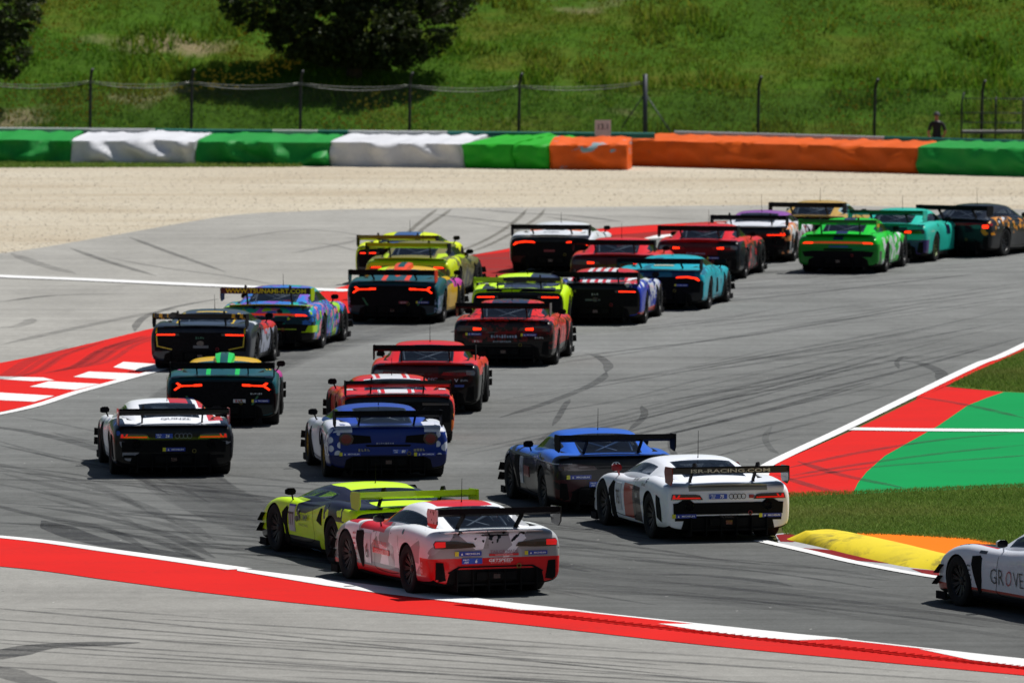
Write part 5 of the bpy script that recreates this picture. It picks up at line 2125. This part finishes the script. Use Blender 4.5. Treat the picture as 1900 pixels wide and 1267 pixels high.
A.text('6', '#151515', -1.78, .48, .22, .11, 'left', parent=b, bold=.01)
A.text('TAILOR MADE', '#c23038', -1.22, .62, .075, .62, 'left')
b = A.plate(RED, -1.55, -.85, .47, .545, 'left', .012, 'red_banner')
A.text('DESIGNS', '#f0d0d0', -1.25, .507, .05, .36, 'left', parent=b)
for k in range(6):
    A.marks(-2.26, .70 - .075 * k, .11, .034, 4, '#b03a44', 'left', .008, k)

# lime and violet car, number 777
VIO = '#171226'
paint = livery('lime_violet_livery', LIME, [
    (VIO, 'z>.86 and z<1.09 and ax>.50'), (VIO, 'ax>.80 and y>.30 and y<1.75 and z>.66 and z+.25*y<1.22 and z+.2*y>.93'), (VIO, 'ax>.86 and y<.35 and y>-.55 and z>.66 and z<.90 and noise(3)>.42'),
    ('#0d0d10', 'z<.30 and y>.7'), (BLK, 'y<-.86'), (LIME, 'z>1.08'), (BLK, 'y>2.9 and z>.70 and ax<.8')])
wl = livery('lime_wing', '#8fb50e', [('#0c0c0e', 'z>1.125'), ('#c2ea12', 'ax>.80')])
B = Car('strip', 734, 1044, 20.5, 'lime and dark violet race car with number 777 beside the white and red one', dict(paint=paint, wing=livery('lime_wing_blade', '#a8cf10'), endplate=livery('lime_end_plate', '#a4c80f'), lampstrip=M['lampred']))
b = B.plate('#b9bcc4', -2.00, -1.78, .36, .76, 'left', .014, 'number_board')
B.text('777', '#16161c', -1.89, .55, .20, .20, 'left', parent=b, bold=.01)
B.plate('#5a2ca0', -2.00, -1.78, .735, .76, 'left', .018, 'violet_strip', b)
B.text('OLIMP', '#1d2410', -1.38, .60, .095, .42, 'left', bold=.01)
B.text('RACING', '#3c4a16', -1.36, .485, .035, .40, 'left')
for cx, cz in ((-1.64, .66), (-1.70, .56), (-1.60, .58)):
    B.plate('#22280f', 0, 0, 0, 0, 'left', .014, 'logo_dot', None, circle(cx, cz, .045, 10))
B.marks(-1.0, .14, .4, .04, 7, '#7fb0d8', 'left', .030)

# blue over black car, number 54
BLU = '#2a5fc4'
paint = livery('blue_black_livery', BLU, [('#0b0c10', 'z<.80'), ('#0b0c10', 'y<-.70 and z<.93'), ('#0d0e14', 'z<.885 and y>-.7 and y<.2 and noise(3)>.5 and z<.86'), ('#3a1014', 'y<-.8 and z<.56 and noise(4)>.45'), ('#b9bcc4', 'y<.6 and z>.80 and z<.815 and ax>.7'), ('#0d0e14', 'y>2.0 and z>.8 and noise(3)>.55')])
C = Car('front', 1120, 946, 11.5, 'blue topped black race car with number 54 beside the white number 75 car', dict(paint=paint, lampouter=M['lampdark'], cage=plain('blue_cage', '#5b7fb5', .4)))
C.tyre_brand(-.58, .60)
C.class_plate(-.28, .485, '54')
vs, fs = [], []
n = 24
for i in range(n):
    a = 2 * math.pi * i / n
    for q in (.075, .063):
        vs.append(project(C.m.bvh, 'rear', .0 + q * math.cos(a), .76 + q * math.sin(a), .02))
fs = [(2 * i, 2 * i + 1, (2 * i + 3) % (2 * n), (2 * i + 2) % (2 * n)) for i in range(n)]
for k in range(3):
    a = math.pi / 2 + k * 2 * math.pi / 3
    o_ = len(vs)
    for t, w_ in ((.066, .004), (0, .016)):
        for s in (-1, 1):
            vs.append(project(C.m.bvh, 'rear', t * math.cos(a) - s * w_ * math.sin(a), .76 + t * math.sin(a) + s * w_ * math.cos(a), .02))
    fs.append((o_, o_ + 1, o_ + 3, o_ + 2))
link('star_badge', make_mesh('star_badge', vs, fs, [M['steel']]), C.e)
b = C.plate('#a9adb6', -1.88, -1.68, .32, .74, 'left', .012, 'number_board')
C.text('54', '#15151a', -1.78, .52, .14, .15, 'left', parent=b)
C.plate('#7b2a2c', -1.6, -1.2, .45, .62, 'left', .012, 'red_panel')

# white car, number 75
paint = livery('white_livery', '#ebeef4', [('#9fb0c8', 'y<-.62 and z>.84'), ('#8c8f8a', 'y<-.8 and z>.775 and ax<.62'), ('#b23a26', 'ax>.85 and y>1.12 and y<1.62 and z<.74 and z>.22'), ('#10131c', 'ax>.85 and y>.55 and y<1.12 and z<.74 and z>.50'), ('#4a4038', 'ax>.85 and y>.55 and y<1.12 and z<.50 and z>.20')])
D = Car('mid', 1321, 996, 15.0, 'white race car with number 75 beside the grass and the yellow kerb', dict(paint=paint, endplate=livery('red_end_plate', '#7c1f18', [('#101012', 'x>0')]), lipcol=print_mat('#c8ccd2'), mirror=livery('red_mirror', '#8c1418')))
D.tyre_brand(-.68, .40, .95)
D.tyre_brand(.68, .395, .9)
D.class_plate(-.16, .69, '75', s=.92)
D.rings(.14, .69, .042, '#16181c')
D.plate('#a01820', .33, .40, .66, .71, name='red_badge')
D.text('R10', '#16181c', .445, .685, .04, .085)
D.text('TK PUBLIC', '#1a1a1e', 0, .385, .045, .30, bold=.01)
D.wing_board('#101114', 'ISR-RACING.COM', '#c9c7b4', 1.25, .075)
b = D.plate('#c7cad0', -1.98, -1.74, .30, .72, 'left', .012, 'number_board')
D.text('75', '#16181c', -1.86, .50, .22, .14, 'left', parent=b, bold=.01)
D.text('auto ISR', '#20242c', -1.05, .845, .055, .34, 'left', off=.012)
D.marks(-.30, .80, .24, .05, 6, '#30343c', 'left', .008)
D.marks(-.80, .60, .20, .09, 3, '#b9b9b9', 'left', .008)

# white and navy car, number 26
paint = livery('white_navy_livery', '#eaecf0', [('#131c33', 'z<.865 and y<-.3'), ('#131c33', 'ax>.80 and y<.35 and z<.95 and z+.35*y<.93'), ('#08080b', 'y<-.78 and z<.84'), ('#c2202c', 'x>.05 and x<.40 and z>1.05 and y>.6'), ('#141e3a', 'x>.36 and x<.44 and z>1.05 and y>.6'), ('#c2202c', 'x>.52 and z>1.0 and y>.5'), ('#c2202c', 'x>.62 and y<.55 and y>-.42 and z>.90 and x<.86'), ('#3456a8', 'ax>.7 and noise(5)>.66 and z>.7'), ('#8d8f96', 'noise(2)>.62 and z<.6')])
E_ = Car('mid', 315, 878, 6.5, 'white and navy race car with number 26 on the lower left', dict(paint=paint, endplate=livery('pink_end_plate', '#a4585c'), fascia=M['matte'], rim=plain('pinkish_rim', '#6d4a44', .4, .6)))
E_.tyre_brand(.02, .465, .95)
E_.class_plate(-.16, .69, '26', s=.95)
E_.rings(.16, .69, .045, '#5a6070')
E_.text('QUINZE', '#10141f', .08, -.33, .13, .50, 'top', off=.012)
E_.wing_board('#070708', '', '#000000', 1.0, .05)

# blue car with white cell pattern, number 80
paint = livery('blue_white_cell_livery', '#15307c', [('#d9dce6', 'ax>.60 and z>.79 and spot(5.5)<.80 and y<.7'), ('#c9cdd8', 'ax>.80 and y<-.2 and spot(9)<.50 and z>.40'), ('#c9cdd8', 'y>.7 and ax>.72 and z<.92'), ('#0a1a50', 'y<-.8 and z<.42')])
F_ = Car('round', 710, 883, 7.0, 'blue race car with white cell pattern and number 80', dict(paint=paint, rim=M['rim_gold'], wing=M['carbon'], lampdim=plain('dull_red_lamp', (.16, .003, .004), .2, 0, .3), roof=livery('plain_blue', '#2444a4')))
F_.tyre_brand(-.62, .435, .9)
F_.tyre_brand(.62, .425, .9)
F_.marks(-.40, .50, .20, .05, 4, '#8c8a74')
F_.marks(.52, .50, .20, .05, 4, '#8c8a74', seed=2)
F_.class_plate(.20, .475, '80', s=.85)
F_.marks(-.05, .61, .30, .026, 8, '#9aa2b4')
for a, b_ in (((-.16, -.10), (.10, .16)), ((.12, -.12), (-.14, .14))):
    vs = []
    d = Vector((b_[0] - a[0], b_[1] - a[1])).normalized()
    nrm = Vector((-d.y, d.x)) * .018
    st = 8
    for i in range(st + 1):
        q = i / st
        c = Vector(a).lerp(Vector(b_), q)
        for s in (-1, 1):
            vs.append((c.x + nrm.x * s, .05 + c.y * 1.5 + nrm.y * s))
    me = make_mesh('cross_tape', [project(bvh_of([o.data for o in F_.objs if o.name.startswith(('rear_window', 'roof', 'body'))]), 'top', u, w, .006) for u, w in vs], [(2 * i, 2 * i + 1, 2 * i + 3, 2 * i + 2) for i in range(st)], [print_mat('#c9d2e0')])
    link('cross_tape', me, F_.e)

# red car with a white roof stripe, half hidden behind the blue one
paint = livery('red_white_stripe_livery', '#d01a18', [('#1a2230', 'ax<.42 and y<.2 and y>-.62 and z>.6'), (BLK, 'y<-.84'), ('#e8742a', 'ax>.93 and noise(5)>.55')])
Gc = Car('strip', 732, 820, 5.0, 'red race car with a white stripe on its roof behind the blue number 80', dict(paint=paint, roof=livery('red_roof_white_stripe', '#d01a18', [('#d8dade', 'ax<.20'), ('#d8dade', 'ax>.27 and ax<.32'), ('#d8dade', 'y<.62 and y>.54 and ax<.5')]), wing=livery('red_wing', '#b81414', [('#101012', 'z>1.08')]), lampstrip=M['lampdark']))
Gc.plate('#d4d6dc', -.86, -.74, -.28, -.10, 'top', .012, 'white_sticker')
Gc.plate('#d4d6dc', .76, .88, -.28, -.10, 'top', .012, 'white_sticker')

# red and black car in the middle
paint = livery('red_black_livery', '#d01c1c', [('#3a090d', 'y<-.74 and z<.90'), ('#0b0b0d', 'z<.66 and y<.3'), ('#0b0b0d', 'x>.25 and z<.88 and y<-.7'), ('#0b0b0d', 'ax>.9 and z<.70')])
H = Car('front', 793, 762, -2.5, 'red race car with black lower tail behind the red white striped one', dict(paint=paint, lampouter=M['lampclear'], lampbrake=M['lampdark']))
H.text('AMG', '#9aa6bc', .10, .64, .055, .26, shear=.25)
H.text('V', '#c8d0da', .58, .62, .06, .07, bold=.02)
H.marks(.73, .62, .14, .04, 4, '#9aa2aa')
H.plate('#2a4c9a', .55, .72, .50, .54, name='sponsor_plate')

# teal, yellow and green wedge
paint = livery('teal_yellow_livery', TEAL, [('#d8a91c', 'z>1.02 and y>.55'), (LIME, 'z>1.02 and y>.55 and ax>.62'), ('#0b1c1e', 'y<-.86'), ('#c23a9a', 'ax>.84 and y>1.2 and z>.70'), ('#0b0b0d', 'ax>.9 and z<.6')])
I_ = Car('wedge', 415, 786, 0.0, 'dark teal race car with yellow roof and green roof scoop', dict(paint=paint, roof=livery('yellow_teal_roof', TEAL, [('#d8a91c', 'y>.55'), ('#1ab850', 'ax<.30 and ax>.22 and y<.3')]), scoop=livery('green_scoop', '#1fbf52', [('#12494a', 'ax<.07')]), lipcol=print_mat('#12643c')))
I_.tyre_brand(-.66, .50, .8)
I_.tyre_brand(.70, .47, .8)
I_.plate('#c4c6c8', .20, .42, .44, .50, name='number_plate')
I_.marks(.31, .47, .14, .045, 3, '#b02018')
I_.marks(.62, .60, .22, .03, 6, '#b8c0c4')

# black and yellow strip car
paint = livery('black_yellow_livery', '#1d2430', [('#d6b41a', 'z>.40 and ax>.86 and ax<.89 and y<-.75'), ('#d0d4dc', 'ax>.66 and y>-.1 and y<.4 and z>.88 and noise(4)>.5'), ('#c8202c', 'y>1.4 and ax>.55 and z>.6'), ('#9fa6b8', 'ax>.88 and y>.4 and z<.7 and z>.25 and noise(3)>.45')])
J_ = Car('strip', 384, 684, -6.5, 'dark grey race car with yellow window outline and lit tail lights on the left kerb', dict(paint=paint, roof=livery('grey_yellow_roof', '#3a4658', [('#d6b41a', 'ax>.52 and ax<.57 and y<.7 and y>-.3'), ('#d6b41a', 'ax<.30 and y>.62 and y<.72')]), wing=livery('black_yellow_wing', '#0c0c0e', [('#d6a41a', 'ax>.62 and x/.16%1<.4')])))
J_.marks(.0, .66, .18, .05, 4, '#2f6a50')
J_.plate('#5a6068', -.14, .16, .46, .51, name='tow_plate')
for s in (-1, 1):
    J_.plate('#c8b41c', 0, 0, 0, 0, 'rear', .016, 'yellow_piping', None, [(s * .88, .70), (s * .86, .70), (s * .84, .50), (s * .56, .44), (s * .56, .42), (s * .86, .485)])

# multicoloured rear engined car with lettered wing
paint = livery('graffiti_livery', '#2f6fc0', [('#1fae88', 'cell(6)>.66'), ('#a858c8', 'cell(7)<.16'), ('#9fd41c', 'cell(5.2)>.86'), ('#e08090', 'cell(8.3)<.12'), ('#10181e', 'noise(9)>.60'), ('#12343c', 'y<-.9 and z<.70 and noise(6)>.46'), ('#0a0c0e', 'y<-.9 and z<.54'), ('#b4e012', 'y<-.7 and ax>.72 and z<.52 and z>.38')])
K = Car('rear', 512, 645, -9.0, 'multicoloured graffiti race car with yellow lettering on its wing', dict(paint=paint, lip=livery('yellow_lip', '#a8b80e', [('#14160c', 'ax<.42 and y<-.74 and y>-.86')]), lampbar=plain('orange_bar', (.5, .06, .01), .3, 0, 0, '#ff3a0a', .25), lampbrake=M['lamplit'], endplate=livery('lime_plate', '#131510', [('#a8c80e', 'x>0')]), roof=livery('blue_graffiti_roof', '#3a78c8', [('#2aa8a0', 'cell(4)>.7'), ('#7a58b8', 'cell(5)<.2'), ('#1a3a70', 'noise(6)>.6')])))
K.wing_board('#0e100c', 'WWW.TSUNAMI-RT.COM', '#d4e010', 1.66, .13)
K.plate('#8fae10', .05, .62, .43, .455, name='lime_strip')

# red and black camouflage car
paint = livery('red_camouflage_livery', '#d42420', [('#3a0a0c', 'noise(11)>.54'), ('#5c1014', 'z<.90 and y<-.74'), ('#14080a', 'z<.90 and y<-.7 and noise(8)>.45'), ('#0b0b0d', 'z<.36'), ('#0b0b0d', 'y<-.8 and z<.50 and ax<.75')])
Lc = Car('front', 943, 675, -6.0, 'red race car with dark camouflage pattern in the middle of the track', dict(paint=paint, lampbrake=M['lamplit'], lampouter=M['lampdark'], roof=livery('dark_roof_red_edge', '#1a2a48', [('#d42420', 'ax>.36'), ('#5c1014', 'noise(12)>.56')]), endplate=livery('red_black_plate', '#2a0c0e')))
Lc.marks(.02, .60, .52, .06, 10, '#8fa4bc')
Lc.marks(-.02, 1.08, .30, .05, 7, '#c8d0dc', 'top', .01)
Lc.marks(-.02, .50, .36, .032, 10, '#8f9ca8')
Lc.tyre_brand(-.58, .645, .8)
Lc.tyre_brand(.52, .635, .8)
Lc.plate('#b03038', -.62, -.42, .48, .53, name='number_plate')
Lc.marks(-.52, .505, .12, .04, 2, '#d8c8c8')
Lc.marks(.72, .58, .18, .04, 4, '#c8c8c8')

# lime and violet strip car in the middle
paint = livery('lime_violet_tail_livery', LIME, [('#20242e', 'y<.1 and z>.83 and ax<.78 and noise(2.5)>.46'), ('#20242e', 'y>.6 and z<.62'), (BLK, 'y<-.86')])
Mc = Car('strip', 969, 610, -6.0, 'lime race car with lit tail lights behind the camouflage one', dict(paint=paint, wing=livery('lime_half_wing', '#0e1008', [('#a8cf10', 'x<-.30')]), roof=livery('lime_roof_dark_patch', LIME, [('#28304a', 'x>.12'), ('#28304a', 'y<.5 and ax<.35')]), endplate=livery('lime_plate_two', '#88a80c')))
Mc.marks(.05, .67, .2, .05, 4, '#2f5a48')

# teal, orange and yellow wedge further left
paint = livery('teal_orange_livery', '#0d4c55', [('#1c2a38', 'y<-.86'), ('#d8a91c', 'ax>.9 and y>.3 and z<.75'), ('#c23a9a', 'ax>.84 and y>1.7 and z>.66'), ('#7a8cb0', 'ax>.9 and y<.3 and z<.6 and noise(6)>.5')])
N_ = Car('wedge', 740, 597, -8.0, 'dark teal race car with yellow roof and orange roof scoop', dict(paint=paint, roof=livery('yellow_teal_orange_roof', '#0f4f58', [('#d8a91c', 'y>.55'), (LIME, 'y>.55 and x<-.38'), ('#e0401c', 'ax<.30 and ax>.20 and y<.3')]), scoop=livery('orange_scoop', '#e0481e', [('#12494a', 'ax<.07 and y>.3')]), endplate=livery('orange_plate', '#12100e', [('#e0401c', 'x>0')]), lipcol=print_mat('#12643c')))
N_.tyre_brand(.66, .47, .7)
N_.plate('#8c2430', .14, .34, .44, .49, name='number_plate')
N_.marks(.24, .465, .12, .035, 3, '#b8a0a8')

# blue, red and white strip car
paint = livery('blue_red_white_livery', '#2036a8', [('#1c2028', 'ax<.66 and y<.2'), ('#c81c24', 'ax>.60 and ax<.86 and y<.4 and y>-.7 and z>.80 and x>0'), ('#d6d8dc', 'ax>.62 and noise(5)>.55 and z>.80'), ('#c4c8d2', 'ax>.90 and y>.5 and noise(4)>.47'), ('#c83018', 'ax>.9 and z<.28'), (BLK, 'y<-.86')])
Q_ = Car('strip', 1114, 599, -7.5, 'blue race car with red and white striped roof', dict(paint=paint, roof=livery('red_white_roof', '#c81c24', [('#d8dade', 'ax<.34 and x/.17%1<.55'), ('#d8dade', 'ax>.6 and z<.96')])))
Q_.marks(.0, .66, .16, .05, 3, '#7a848f')
Q_.plate('#4a585c', -.22, .10, .52, .56, name='sponsor_plate')

# turquoise curved car
paint = livery('turquoise_livery', '#12a3b4', [('#16385c', 'y<-.2 and z<.88 and ax<.8'), ('#1c6a80', 'noise(2)>.6'), ('#0a1016', 'y<-.84 and z<.66')])
Rc = Car('curve', 1235, 572, -10.0, 'turquoise race car with thin lit tail lights in the middle right', dict(paint=paint))
Rc.plate('#a8a890', -.22, .22, -.30, -.18, 'top', .012, 'name_strip')
Rc.tyre_brand(.50, .56, .75)

# dull olive car with lime trim
paint = livery('olive_lime_livery', '#6f6a3a', [(LIME, 'y<-.80 and z>.74'), ('#c8d80f', 'ax>.86 and y<.1 and noise(3)>.45'), ('#14140e', 'z<.52 and y<-.6'), ('#20221a', 'ax>.9 and y>.6 and noise(3)>.5')])
O_ = Car('rear', 772, 552, -10.0, 'dull olive race car with lime wing and tail, between two yellow roofed cars', dict(paint=paint, wing=livery('lime_green_wing', '#8fc010'), endplate=M['carbon'], lip=livery('lime_lip', '#b8d80f'), lampbrake=M['lamplit'], lampbar=M['lampdark'], roof=livery('olive_roof', '#77713e', [('#b4d010', 'ax>.55 and z<1.0')])))
O_.marks(.06, .12, .42, .16, 8, '#e03040', 'top', .03)

# red car far middle
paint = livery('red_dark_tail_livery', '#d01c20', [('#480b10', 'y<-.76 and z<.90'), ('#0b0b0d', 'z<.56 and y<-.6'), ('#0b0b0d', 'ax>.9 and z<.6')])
S_ = Car('front', 1147, 545, -7.0, 'red race car with dark red tail directly behind the white and orange one', dict(paint=paint, lampbrake=M['lamplit'], lampouter=M['lampdark']))
S_.marks(.02, .64, .46, .05, 9, '#a07884')
# yellow strip car, hindmost of the yellow group
paint = livery('yellow_grey_livery', '#e2f20e', [('#202630', 'ax<.55 and y<.1 and z>.8 and noise(3)>.5'), (BLK, 'y<-.86')])
P_ = Car('strip', 748, 524, -8.0, 'yellow race car with yellow wing, farthest of the yellow group on the left', dict(paint=paint, wing=livery('dull_yellow_wing', '#6b7010'), roof=livery('yellow_roof_blue_stripe', '#e2f20e', [('#3a5a90', 'ax<.30')])))
# red and black, dark tailed, right of it
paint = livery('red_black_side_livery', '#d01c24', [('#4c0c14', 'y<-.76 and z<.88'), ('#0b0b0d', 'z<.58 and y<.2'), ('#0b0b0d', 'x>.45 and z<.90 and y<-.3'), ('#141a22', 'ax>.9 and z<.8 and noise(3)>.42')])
T_ = Car('front', 1307, 516, -10.0, 'red and black race car left of the bright green one', dict(paint=paint, lampbrake=M['lamplit'], lampouter=M['lampclear']))
T_.marks(-.05, .62, .46, .05, 9, '#707898')
T_.tyre_brand(.36, .52, .7)
# white and orange curved car
paint = livery('white_orange_livery', '#d8dbe0', [('#e0702a', 'z>.86 and ax>.28 and ax<.62 and y>-.05 and y<.45'), ('#5fbf9a', 'ax<.16 and y>.0 and y<.3 and z>.9'), (BLK, 'y<-.85')])
U_ = Car('curve', 1031, 503, -8.0, 'white and orange race car on the far left of the red ones', dict(paint=paint, wing=M['carbon']))
U_.marks(-.05, -.33, .36, .09, 8, '#20242a', 'top', .014)
U_.plate('#7a1f30', -.16, .10, .50, .55, name='number_plate')
# white and purple, slatted tail
paint = livery('white_purple_livery', '#d6d8de', [('#0b0b0e', 'y<-.74 and z<.86'), ('#d88a50', 'ax>.8 and y<.5 and noise(4)>.54'), ('#7a2a2a', 'ax>.9 and y>.3 and noise(5)>.52'), ('#c83838', 'ax>.64 and y>-.2 and y<.3 and z>.92')])
V_ = Car('mid', 1401, 484, -11.0, 'white race car with purple roof between the red and the gold ones', dict(paint=paint, lampouter=M['lamplit'], roof=livery('purple_roof', '#8a4a9c', [('#d6d8de', 'z<1.0')])))
# gold front engined
paint = livery('gold_livery', '#b8944a', [('#0b0b0d', 'y<-.74 and z<.90'), ('#0b0b0d', 'z<.7'), ('#8aa0a4', 'ax>.62 and z>.92 and y>-.2')])
W_ = Car('front', 1512, 468, -14.0, 'gold race car with black wing behind the bright green one', dict(paint=paint, lampouter=M['lampdark']))
# bright green rear engined
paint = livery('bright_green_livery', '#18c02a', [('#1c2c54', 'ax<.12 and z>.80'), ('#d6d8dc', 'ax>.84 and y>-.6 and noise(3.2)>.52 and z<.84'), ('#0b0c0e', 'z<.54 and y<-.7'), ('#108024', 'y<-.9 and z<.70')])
X_ = Car('rear', 1569, 504, -12.0, 'bright green and white race car on the far right group', dict(paint=paint, wing=livery('green_wing', '#0f6a1c'), endplate=livery('green_plate', '#13a022'), lip=livery('green_lip', '#18c02a'), lampbar=plain('amber_bar', (.35, .06, .01), .3, 0, 0, '#ff4a10', .3), lampbrake=M['lamplit'], roof=livery('green_roof_blue_stripe', '#18c02a', [('#1c2c54', 'ax<.14')])))
X_.plate('#1e4a8c', -.22, .24, .625, .665, name='sponsor_plate')
# turquoise front engined
paint = livery('mint_livery', '#28b8a4', [('#123c40', 'y<-.72 and z<.86 and x<.5'), ('#3c2a6a', 'y<-.7 and z<.56'), ('#101416', 'z<.22'), ('#141e3a', 'ax>.9 and y>1.2 and y<1.6 and z>.6')])
Y_ = Car('front', 1663, 484, -16.5, 'mint turquoise race car between the green and the black ones', dict(paint=paint, wing=livery('dark_mint_wing', '#0f3a38'), endplate=livery('mint_plate', '#28b8a4'), lampouter=M['lampdark'], lampbrake=M['lamplit'], rim=plain('rim_yellow_tint', '#3c4a20', .4, .5)))
# black and orange
paint = livery('black_orange_livery', '#15181e', [('#d88a14', 'ax>.72 and noise(4)>.57 and z>.55'), ('#c8ccd2', 'ax>.6 and noise(6)>.62 and z>.62 and y<.4'), ('#8c1a1c', 'y<-.8 and z>.78 and z<.84')])
Z_ = Car('front', 1796, 474, -25.0, 'black and orange race car at the far right, cut by the picture edge', dict(paint=paint, lampouter=M['lamplit'], lampbrake=M['lampdark'], roof=livery('black_roof', '#12151c')))
# white car entering at the right edge
paint = livery('white_black_bonnet_livery', '#d6dae2', [('#15181f', 'ax<.80 and y>1.7 and z>.70'), (RED, 'ax>.80 and ax<.835 and y>1.7 and z>.70'), ('#a8281c', 'z<.30'), ('#17181c', 'z<.265'), ('#a8281c', 'y>3.0 and z<.3')])
AA = Car('front', 2056, 1148, 24.0, 'white race car with a black bonnet entering at the right edge', dict(paint=paint, mirror=livery('white_mirror', '#d6dae2', [('#0c0c0e', 'y<1.37')])))
for s, u, c in (('G', -1.42, '#20242a'), ('R', -1.19, '#20242a'), ('O', -.95, '#b0303a'), ('V', -.72, '#20242a'), ('E', -.54, '#20242a')):
    AA.text(s, c, u - .17, .50, .21 if s != 'O' else .22, {'E': .12, 'R': .16}.get(s, .18), 'left', off=.012, bold=-.012, shear=.25 if s == 'O' else 0)
for k in range(5):
    AA.marks(-2.27, .60 - .065 * k, .10, .030, 4, '#3a4048', 'left', .008, k)
AA.plate('#15181f', -2.02, -1.84, .79, .83, 'left', .012, 'name_strip')

# lettering on the marker board
co, fs = text_mesh('13.1', .02)
me = make_mesh('lettering', [(a * .22, -.004, 1.19 + b * .24) for a, b, _ in co], fs, [print_mat('#2a2428')])
link('lettering', me, bo)
# ------------------------------------------------------------------ words for the setting
WORDS = {'ground': ('open dry ground around the circuit', 'ground'), 'gravel_trap': ('beige gravel trap in front of the barriers', 'gravel'), 'far_run_off': ('pale grey asphalt run-off beyond the track', 'run-off'),
         'near_run_off': ('pale grey asphalt run-off at the bottom of the picture', 'run-off'), 'track': ('dark grey race track asphalt under the pack', 'track'), 'left_kerb': ('red kerb with white blocks at the left', 'kerb'),
         'left_edge_line': ('white edge line along the left kerb', 'line'), 'far_red_kerb': ('rubber darkened red kerb behind the yellow cars', 'kerb'), 'run_off_line': ('white line crossing the far run-off', 'line'),
         'near_red_band': ('wide red painted band across the foreground', 'paint'), 'near_edge_line': ('thin white line at the left part of the foreground red band', 'line'), 'near_edge_line.001': ('thin white line at the right part of the foreground kerb', 'line'),
         'near_kerb': ('red and white kerb along the foreground red band', 'kerb'), 'inner_red_paint': ('red painted run-off inside the corner', 'paint'), 'inner_green_paint': ('green painted run-off inside the corner', 'paint'),
         'inner_red_strip': ('narrow red strip beside the upper white edge line', 'paint'), 'inner_edge_line': ('white edge line inside the corner', 'line'), 'inner_cross_line': ('white line crossing the red and green run-off', 'line'),
         'inner_kerb': ('worn red and white kerb in front of the yellow kerb', 'kerb'), 'inner_kerb_line': ('thin white line in front of the worn inner kerb', 'line'), 'orange_kerb_apron': ('orange painted apron behind the yellow kerb', 'paint'),
         'infield_grass_verge': ('turf below the mown grass by the yellow kerb', 'verge'), 'upper_grass_verge': ('turf of the upper verge at the right edge', 'verge'), 'sausage_kerb': ('raised yellow kerb with black rubber scuffs', 'kerb'),
         'skid_marks': ('dark curved tyre marks all over the asphalt', 'tyre marks'), 'hillside': ('green grassy hillside behind the debris fence', 'hill'), 'hill_grass': ('short green grass covering the hillside', 'grass'),
         'tall_hill_grass': ('taller grass tufts in patches on the hillside', 'grass'), 'wild_flowers': ('yellow wild flowers scattered over the hillside', 'flowers'), 'verge_grass': ('mown grass between the green paint and the yellow kerb', 'grass'),
         'verge_grass.001': ('grass above the red paint at the right edge', 'grass'), 'barrier_foot_grass': ('thin strip of grass along the foot of the left barriers', 'grass'), 'gravel_stones': ('loose stones lying on the gravel trap', 'stones')}
for nm, (lb, ct) in WORDS.items():
    o = bpy.data.objects.get(nm)
    if o:
        o['label'] = lb
        o['category'] = ct
bpy.context.view_layer.update()
